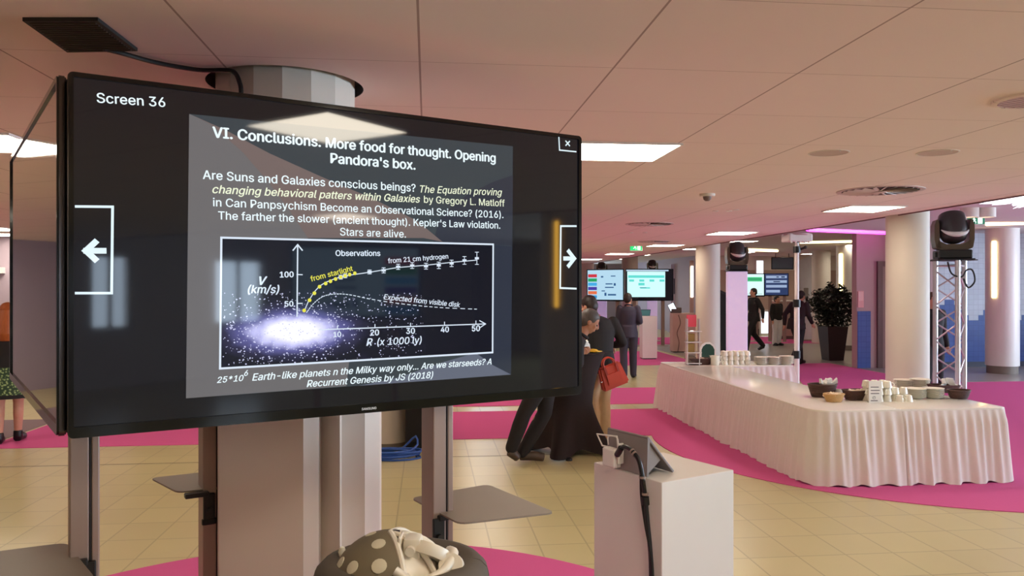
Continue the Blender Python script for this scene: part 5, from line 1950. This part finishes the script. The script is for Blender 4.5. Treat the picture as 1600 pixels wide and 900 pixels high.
def person(label, loc, rz, J=None, s=1.0, top=None, bottom=None, shoes=None, hair=None, skin=None, longhair=False, bare_legs=False, coat=False, look=0.0, nod=0.0, collar=None, wide=1.0):
    Q = dict(STAND)
    Q.update(J or {})
    Q = {k: tuple(c * s for c in v) for k, v in Q.items()}
    skin = skin or M_skin
    t = thing('person', label, 'person', loc, rz)
    # body: one continuous surface
    mb = MB()
    trunk(mb, Q, 0, wide)
    hd, nk = Vector(Q['head']), Vector(Q['neck'])
    mb.tube([nk - (hd - nk) * .2, nk.lerp(hd, .6)], [.058, .052], 14)
    RH = Matrix.Translation(hd) @ Euler((nod, 0, look)).to_matrix().to_4x4()
    n0 = len(mb.bm.verts)
    mb.ball((0, .012, .03), .074, .094, .092, 22, 14)
    mb.ball((0, -.018, -.035), .058, .072, .075, 20, 12)
    mb.ball((0, -.052, -.088), .026, .022, .020, 12, 8)
    mb.tube([(0, -.086, .015), (0, -.104, -.018), (0, -.098, -.034)], [.008, .013, .012], 8)
    for sx in (-1, 1):
        mb.ball((sx * .074, .012, -.01), .010, .020, .032, 10, 8)
        mb.ball((sx * .046, -.066, -.02), .020, .016, .018, 10, 8)
    mb.tube([(-.022, -.083, -.062), (0, -.089, -.060), (.022, -.083, -.062)], [.005, .0075, .005], 6)
    bmesh.ops.transform(mb.bm, matrix=RH, verts=mb.bm.verts[n0:])
    for a in 'lr':
        limb(mb, (Q['s' + a], Q['e' + a], Q['w' + a]), (.052, .040, .028))
        hand(mb, Q['w' + a], Q['f' + a], 1 if a == 'l' else -1, .55)
        limb(mb, (Q['h' + a], Q['k' + a], Q['a' + a]), (.086, .056, .038))
        calf = Vector(Q['k' + a]).lerp(Vector(Q['a' + a]), .3) + Vector((0, .018, 0))
        mb.ball(calf, .050, .052, .10, 14, 10)
        limb(mb, (Q['a' + a], Q['t' + a]), (.034, .022))
    remesh('body', mb, skin, t, .0085, 3)
    # eyes
    for sx in (-1, 1):
        o = obj('eye', MB().ball((sx * .031, -.079, .004), .011, .008, .008, 12, 8), mat('eye_dark', (40, 30, 28), .2), t, True)
        o.matrix_basis = RH
    if top:
        mb = MB()
        trunk(mb, Q, .020, wide)
        for a in 'lr':
            limb(mb, (Q['s' + a], Q['e' + a], Vector(Q['e' + a]).lerp(Vector(Q['w' + a]), .93)), (.070, .056, .043))
        if coat:
            P = Vector(Q['pelvis'])
            mb.tube([P + Vector((0, 0, .12 * s)), P - Vector((0, 0, .12 * s))], [.155 * wide, .19 * wide], 20)
        o = remesh('jacket', mb, top, t, .011, 5)
        mb = MB()
        ring = []
        up = (hd - nk).normalized()
        x = Vector((1, 0, 0)); y = up.cross(x).normalized()
        ring = [nk + up * .012 + x * .068 * math.cos(2 * PI * k / 20) + y * .066 * math.sin(2 * PI * k / 20) for k in range(21)]
        obj('collar', MB().tube(ring, .016, 8), collar or top, t, True)
    if bottom:
        mb = MB()
        P, Wt = Vector(Q['pelvis']), Vector(Q['waist'])
        mb.ball(P, .165 * wide + .012, .125, .14, 20, 12)
        for a in 'lr':
            limb(mb, (Q['h' + a], Q['k' + a], Vector(Q['a' + a]).lerp(Vector(Q['k' + a]), -.02)), (.104, .078, .066))
        remesh('trousers', mb, bottom, t, .012, 5)
    if shoes:
        for a in 'lr':
            A_, T_ = Vector(Q['a' + a]), Vector(Q['t' + a])
            mb = MB()
            d = (T_ - A_); d.z = 0
            d = d.normalized()
            low = min(A_.z, T_.z) + .01
            mb.ball((A_.x, A_.y, A_.z - .01), .052, .052, .055)
            mb.tube([A_ - d * .035 + Vector((0, 0, -.045)), A_.lerp(T_, .6) + Vector((0, 0, -.0)), T_ + d * .035 + Vector((0, 0, .006))], [.044, .052, .042], 14)
            mb.tube([A_ + Vector((0, 0, -.03)), A_ + Vector((0, 0, .05))], [.052, .05], 14)
            o = remesh('shoe', mb, shoes, t, .009, 3)
    if hair:
        mb = MB()
        mb.ball((0, .024, .045), .086, .102, .090, 22, 14)
        mb.ball((0, .055, .0), .080, .072, .085, 20, 12)
        if longhair:
            mb.tube([(0, .065, .04), (0, .085, -.10), (0, .10, -.24), (0, .10, -.32)], [.085, .095, .105, .07], 18)
        for v in mb.bm.verts:
            if v.co.y < -.045 and v.co.z < .06:
                v.co.y = -.045
        bmesh.ops.transform(mb.bm, matrix=RH, verts=mb.bm.verts[:])
        remesh('hair', mb, hair, t, .010, 2)
    return t


M_navy = mat('suit_navy', (60, 57, 74), .8, var=.08, scale=40)
M_blk = mat('black_cloth', (32, 27, 28), .85, var=.1, scale=40)
M_beige = mat('beige_cotton', (206, 174, 136), .85, var=.06, scale=30)
M_dkhair = mat('dark_hair', (40, 30, 28), .5, var=.3, scale=60, stretch=(1, 1, .1))
M_grhair = mat('grey_hair', (84, 78, 76), .5, var=.3, scale=60, stretch=(1, 1, .1))
M_red = mat('red_hair', (168, 84, 34), .5, var=.3, scale=60, stretch=(1, 1, .1))
M_boot = mat('brown_boot', (78, 62, 50), .4, var=.1)
M_blshoe = mat('black_shoe', (24, 21, 21), .35, var=.05)
CAMZ = -YAW      # a person with this rotation faces the lens

# man in the navy suit, seen from behind
p = G(982, 591)
person('man in navy suit seen from behind at the far white pedestal', (p.x, p.y, 0), CAMZ + PI - .12,
       dict(el=(.215, -.02, 1.13), er=(-.235, .05, 1.15), wl=(.16, -.24, 1.12), wr=(-.10, -.20, 1.10), fl=(.12, -.33, 1.14), fr=(-.05, -.29, 1.13), head=(.012, -.03, 1.60),
            al=(.085, .05, .09), ar=(-.10, -.10, .09), tl=(.12, -.11, .03), tr=(-.13, -.25, .03), kr=(-.095, -.08, .50)), .995, M_navy, M_navy, M_blshoe, M_dkhair, look=-.25, nod=.2, coat=True)

# grey haired man leaning on the bar table from the left, ankles crossed
lp = D(868, 8.20)
lo = Vector((lp.x, lp.y, 0))
LR = CAMZ + PI / 2      # faces to the right of the picture
person('grey haired man leaning over the bar table, legs showing below the screen', (lo.x, lo.y, 0), LR,
       dict(pelvis=(0, .10, .93), waist=(0, .03, 1.06), chest=(0, -.13, 1.20), neck=(0, -.27, 1.32), head=(0, -.36, 1.46),
            sl=(.175, -.21, 1.28), sr=(-.175, -.21, 1.28), el=(.21, -.25, 1.00), er=(-.22, -.22, 1.05), wl=(.13, -.24, 1.15), wr=(-.14, -.20, 1.15), fl=(.08, -.31, 1.16), fr=(-.09, -.27, 1.16),
            hl=(.09, .08, .90), hr=(-.09, .12, .90), kl=(.07, .11, .50), kr=(-.09, .33, .52), al=(.03, .34, .10), ar=(-.07, .455, .17), tl=(.04, .15, .035), tr=(-.06, .42, .045)),
       1.0, M_blk, M_blk, M_boot, M_grhair, M_skin2, nod=.55)

# dark haired person in black jacket and beige trousers on the far side of the table
p = D(942, 9.25)
p3 = person('dark haired person in black jacket and beige trousers holding a red handbag', (p.x, p.y, 0), CAMZ - PI * .84,
            dict(pelvis=(.06, .0, .95), waist=(.05, 0, 1.10), chest=(.04, -.03, 1.30), neck=(.07, -.08, 1.46), head=(.11, -.14, 1.595), sl=(.225, -.05, 1.40), sr=(-.165, -.03, 1.41), hl=(.14, .02, .93), hr=(-.02, .02, .93),
                 kl=(.15, -.01, .5), kr=(-.01, 0, .5), al=(.15, .03, .09), ar=(0, .04, .09), tl=(.17, -.13, .03), tr=(-.02, -.12, .03),
                 el=(.27, -.10, 1.15), wl=(.17, -.32, 1.14), fl=(.14, -.41, 1.15), er=(-.26, .04, 1.17), wr=(-.20, -.06, 1.13), fr=(-.19, -.09, 1.04)),
            1.0, M_blk, M_beige, M_blshoe, M_dkhair, look=.3, nod=.3, coat=True, collar=mat('red_strap', (176, 62, 44), .6), wide=1.12)
dg_ = bpy.context.evaluated_depsgraph_get(); dg_.update()
a_, b_2 = D(930, 9.10, 489), D(933, 9.08, 512)
mi_ = p3.matrix_world.inverted()
obj('shoulder_strap', MB().tube([mi_ @ a_, mi_ @ a_.lerp(b_2, .5), mi_ @ b_2], [.022, .024, .022], 8), mat('red_strap', (176, 62, 44), .6), p3, True)
hb = D(962, 9.02)
bag = thing('handbag', 'orange red leather handbag hanging at the black jacket', 'bag', (hb.x, hb.y, EYE - (604 - 452) / F * 9.02), CAMZ + .32)
bag.rotation_euler = (0, -.34, CAMZ + .25)
M_bag = mat('red_leather', (196, 66, 42), .45, var=.1, scale=15)
mb = MB()
lo_ = [mb.bm.verts.new(v) for v in ((-.165, -.06, 0), (.165, -.06, 0), (.165, .06, 0), (-.165, .06, 0))]
hi_ = [mb.bm.verts.new(v) for v in ((-.135, -.03, .27), (.135, -.03, .27), (.135, .03, .27), (-.135, .03, .27))]
mb.bm.faces.new(list(reversed(lo_))); mb.bm.faces.new(hi_)
for i in range(4):
    mb.bm.faces.new((lo_[i], lo_[(i + 1) % 4], hi_[(i + 1) % 4], hi_[i]))
bmesh.ops.bevel(mb.bm, geom=mb.bm.edges[:], offset=.02, segments=3, affect='EDGES')
obj('body', mb, M_bag, bag, True)
for sy in (-1, 1):
    obj('handle', MB().tube(smooth_path([(-.07, sy * .035, .24), (-.065, sy * .03, .30), (-.025, sy * .02, .345), (.03, sy * .02, .345), (.07, sy * .03, .30), (.075, sy * .035, .24)], 6), .009, 8), M_bag, bag, True)
obj('front_pocket', MB().slab([(-.09, .05), (.09, .05), (.08, .17), (-.08, .17)], -.066, -.04), M_bag, bag)
obj('strap', MB().box(-.085, -.06, -.064, -.05, .06, .26).box(.06, .085, -.064, -.05, .06, .26), mat('red_leather_dark', (160, 50, 34), .5), bag)
obj('buckle', MB().ball((-.16, -.05, .12), .012), M_chrome, bag, True)

# redhead in a green patterned skirt at the left edge
gm_ = bpy.data.materials.new('green_pattern')
gm_.use_nodes = True
N_, L_ = gm_.node_tree.nodes, gm_.node_tree.links
tc = N_.new('ShaderNodeTexCoord'); vo = N_.new('ShaderNodeTexVoronoi'); vo.inputs['Scale'].default_value = 42; L_.new(tc.outputs['Object'], vo.inputs['Vector'])
cr = N_.new('ShaderNodeValToRGB'); L_.new(vo.outputs['Distance'], cr.inputs[0])
cr.color_ramp.elements[0].position = .25; cr.color_ramp.elements[0].color = rgb(160, 180, 120)
cr.color_ramp.elements[1].position = .55; cr.color_ramp.elements[1].color = rgb(44, 66, 44)
L_.new(cr.outputs[0], N_['Principled BSDF'].inputs['Base Color']); N_['Principled BSDF'].inputs['Roughness'].default_value = .8
p = G(13, 692)
w_ = person('redhead in black top, green patterned skirt and black ankle boots', (p.x, p.y, 0), CAMZ + PI + .35,
            dict(al=(.085, .07, .09), tl=(.10, -.09, .03), ar=(-.085, -.10, .09), tr=(-.10, -.26, .03), kr=(-.09, -.09, .5), el=(.21, -.03, 1.16), wl=(.12, -.2, 1.2), fl=(.08, -.28, 1.25), er=(-.21, .02, 1.16), wr=(-.14, -.18, 1.15), fr=(-.1, -.27, 1.18)),
            .935, M_blk, None, M_blshoe, M_red, longhair=True)
sk = MB().lathe([(.135, .98), (.175, .88), (.205, .72), (.225, .56), (.215, .56), (.165, .88), (.125, .98)], 36, cap=False)
for v in sk.bm.verts:
    v.co.y *= .78
obj('skirt', sk, gm_, w_, True)
hm = MB().lathe([(.224, .575), (.229, .575), (.230, .53), (.222, .53)], 36, cap=False)
for v in hm.bm.verts:
    v.co.y *= .78
obj('skirt_hem', hm, M_blk, w_, True)

WALK = dict(kl=(.08, -.20, .52), al=(.08, -.26, .09), tl=(.09, -.42, .05), kr=(-.08, .05, .48), ar=(-.08, .34, .16), tr=(-.09, .24, .04), el=(.23, .14, 1.16), wl=(.24, .14, .92), fl=(.25, .13, .82), er=(-.22, -.08, 1.15), wr=(-.22, -.24, .96), fr=(-.22, -.31, .88))
p = G(1180, 549)
person('dark clothed person walking left of the telescopic pole', (p.x - .05, p.y, 0), CAMZ - PI * .42, WALK, 1.05, M_blk, M_blk, M_blshoe, M_dkhair, coat=True)
p = D(1246, 18.6, 452); p.z = 0
J_ = dict(WALK)
J_.update(pelvis=(0, .05, .95), chest=(0, -.06, 1.28), neck=(0, -.12, 1.43), head=(0, -.17, 1.57), sl=(.175, -.08, 1.38), sr=(-.175, -.08, 1.38))
person('person in long dark coat walking away right of the telescopic pole', (p.x, p.y, 0), CAMZ + PI * .72, J_, 1.04, mat('dark_maroon', (44, 28, 30), .85, var=.1, scale=30), M_blk, M_blshoe, M_dkhair, nod=.3, coat=True, wide=1.15)
p = G(1214, 540)
person('distant person in dark top and white trousers in the rear corridor', (p.x, p.y, 0), CAMZ + .4, dict(wl=(.14, -.28, 1.1), fl=(.10, -.36, 1.12)), .90, M_blk, mat('white_trousers', (220, 214, 214), .8), M_blshoe, M_dkhair)
p = D(1456, 12.4)
person('person in black half hidden between the thick column and the truss', (p.x, p.y, 0), CAMZ + .15, {}, 1.0, M_blk, M_blk, M_blshoe, mat('brown_hair', (84, 58, 44), .5, var=.3, scale=60), look=.1)
p = D(1131, 17.2)
t = thing('speaker_column', 'slim black column cabinet between the white column and lit tower', 'cabinet', (p.x, p.y, 0), CAMZ)
obj('body', MB().slab([(-.11, .02), (.16, .02), (.16, 1.70), (.02, 1.74), (-.11, 1.80)], 0, .25), M_black, t)
obj('grille', MB().slab([(-.09, .1), (.14, .1), (.14, 1.64), (.02, 1.68), (-.09, 1.72)], -.01, 0), MATS['grille_cloth'], t)
obj('foot', B(-.16, .2, -.05, .3, 0, .02, .004), M_black, t)
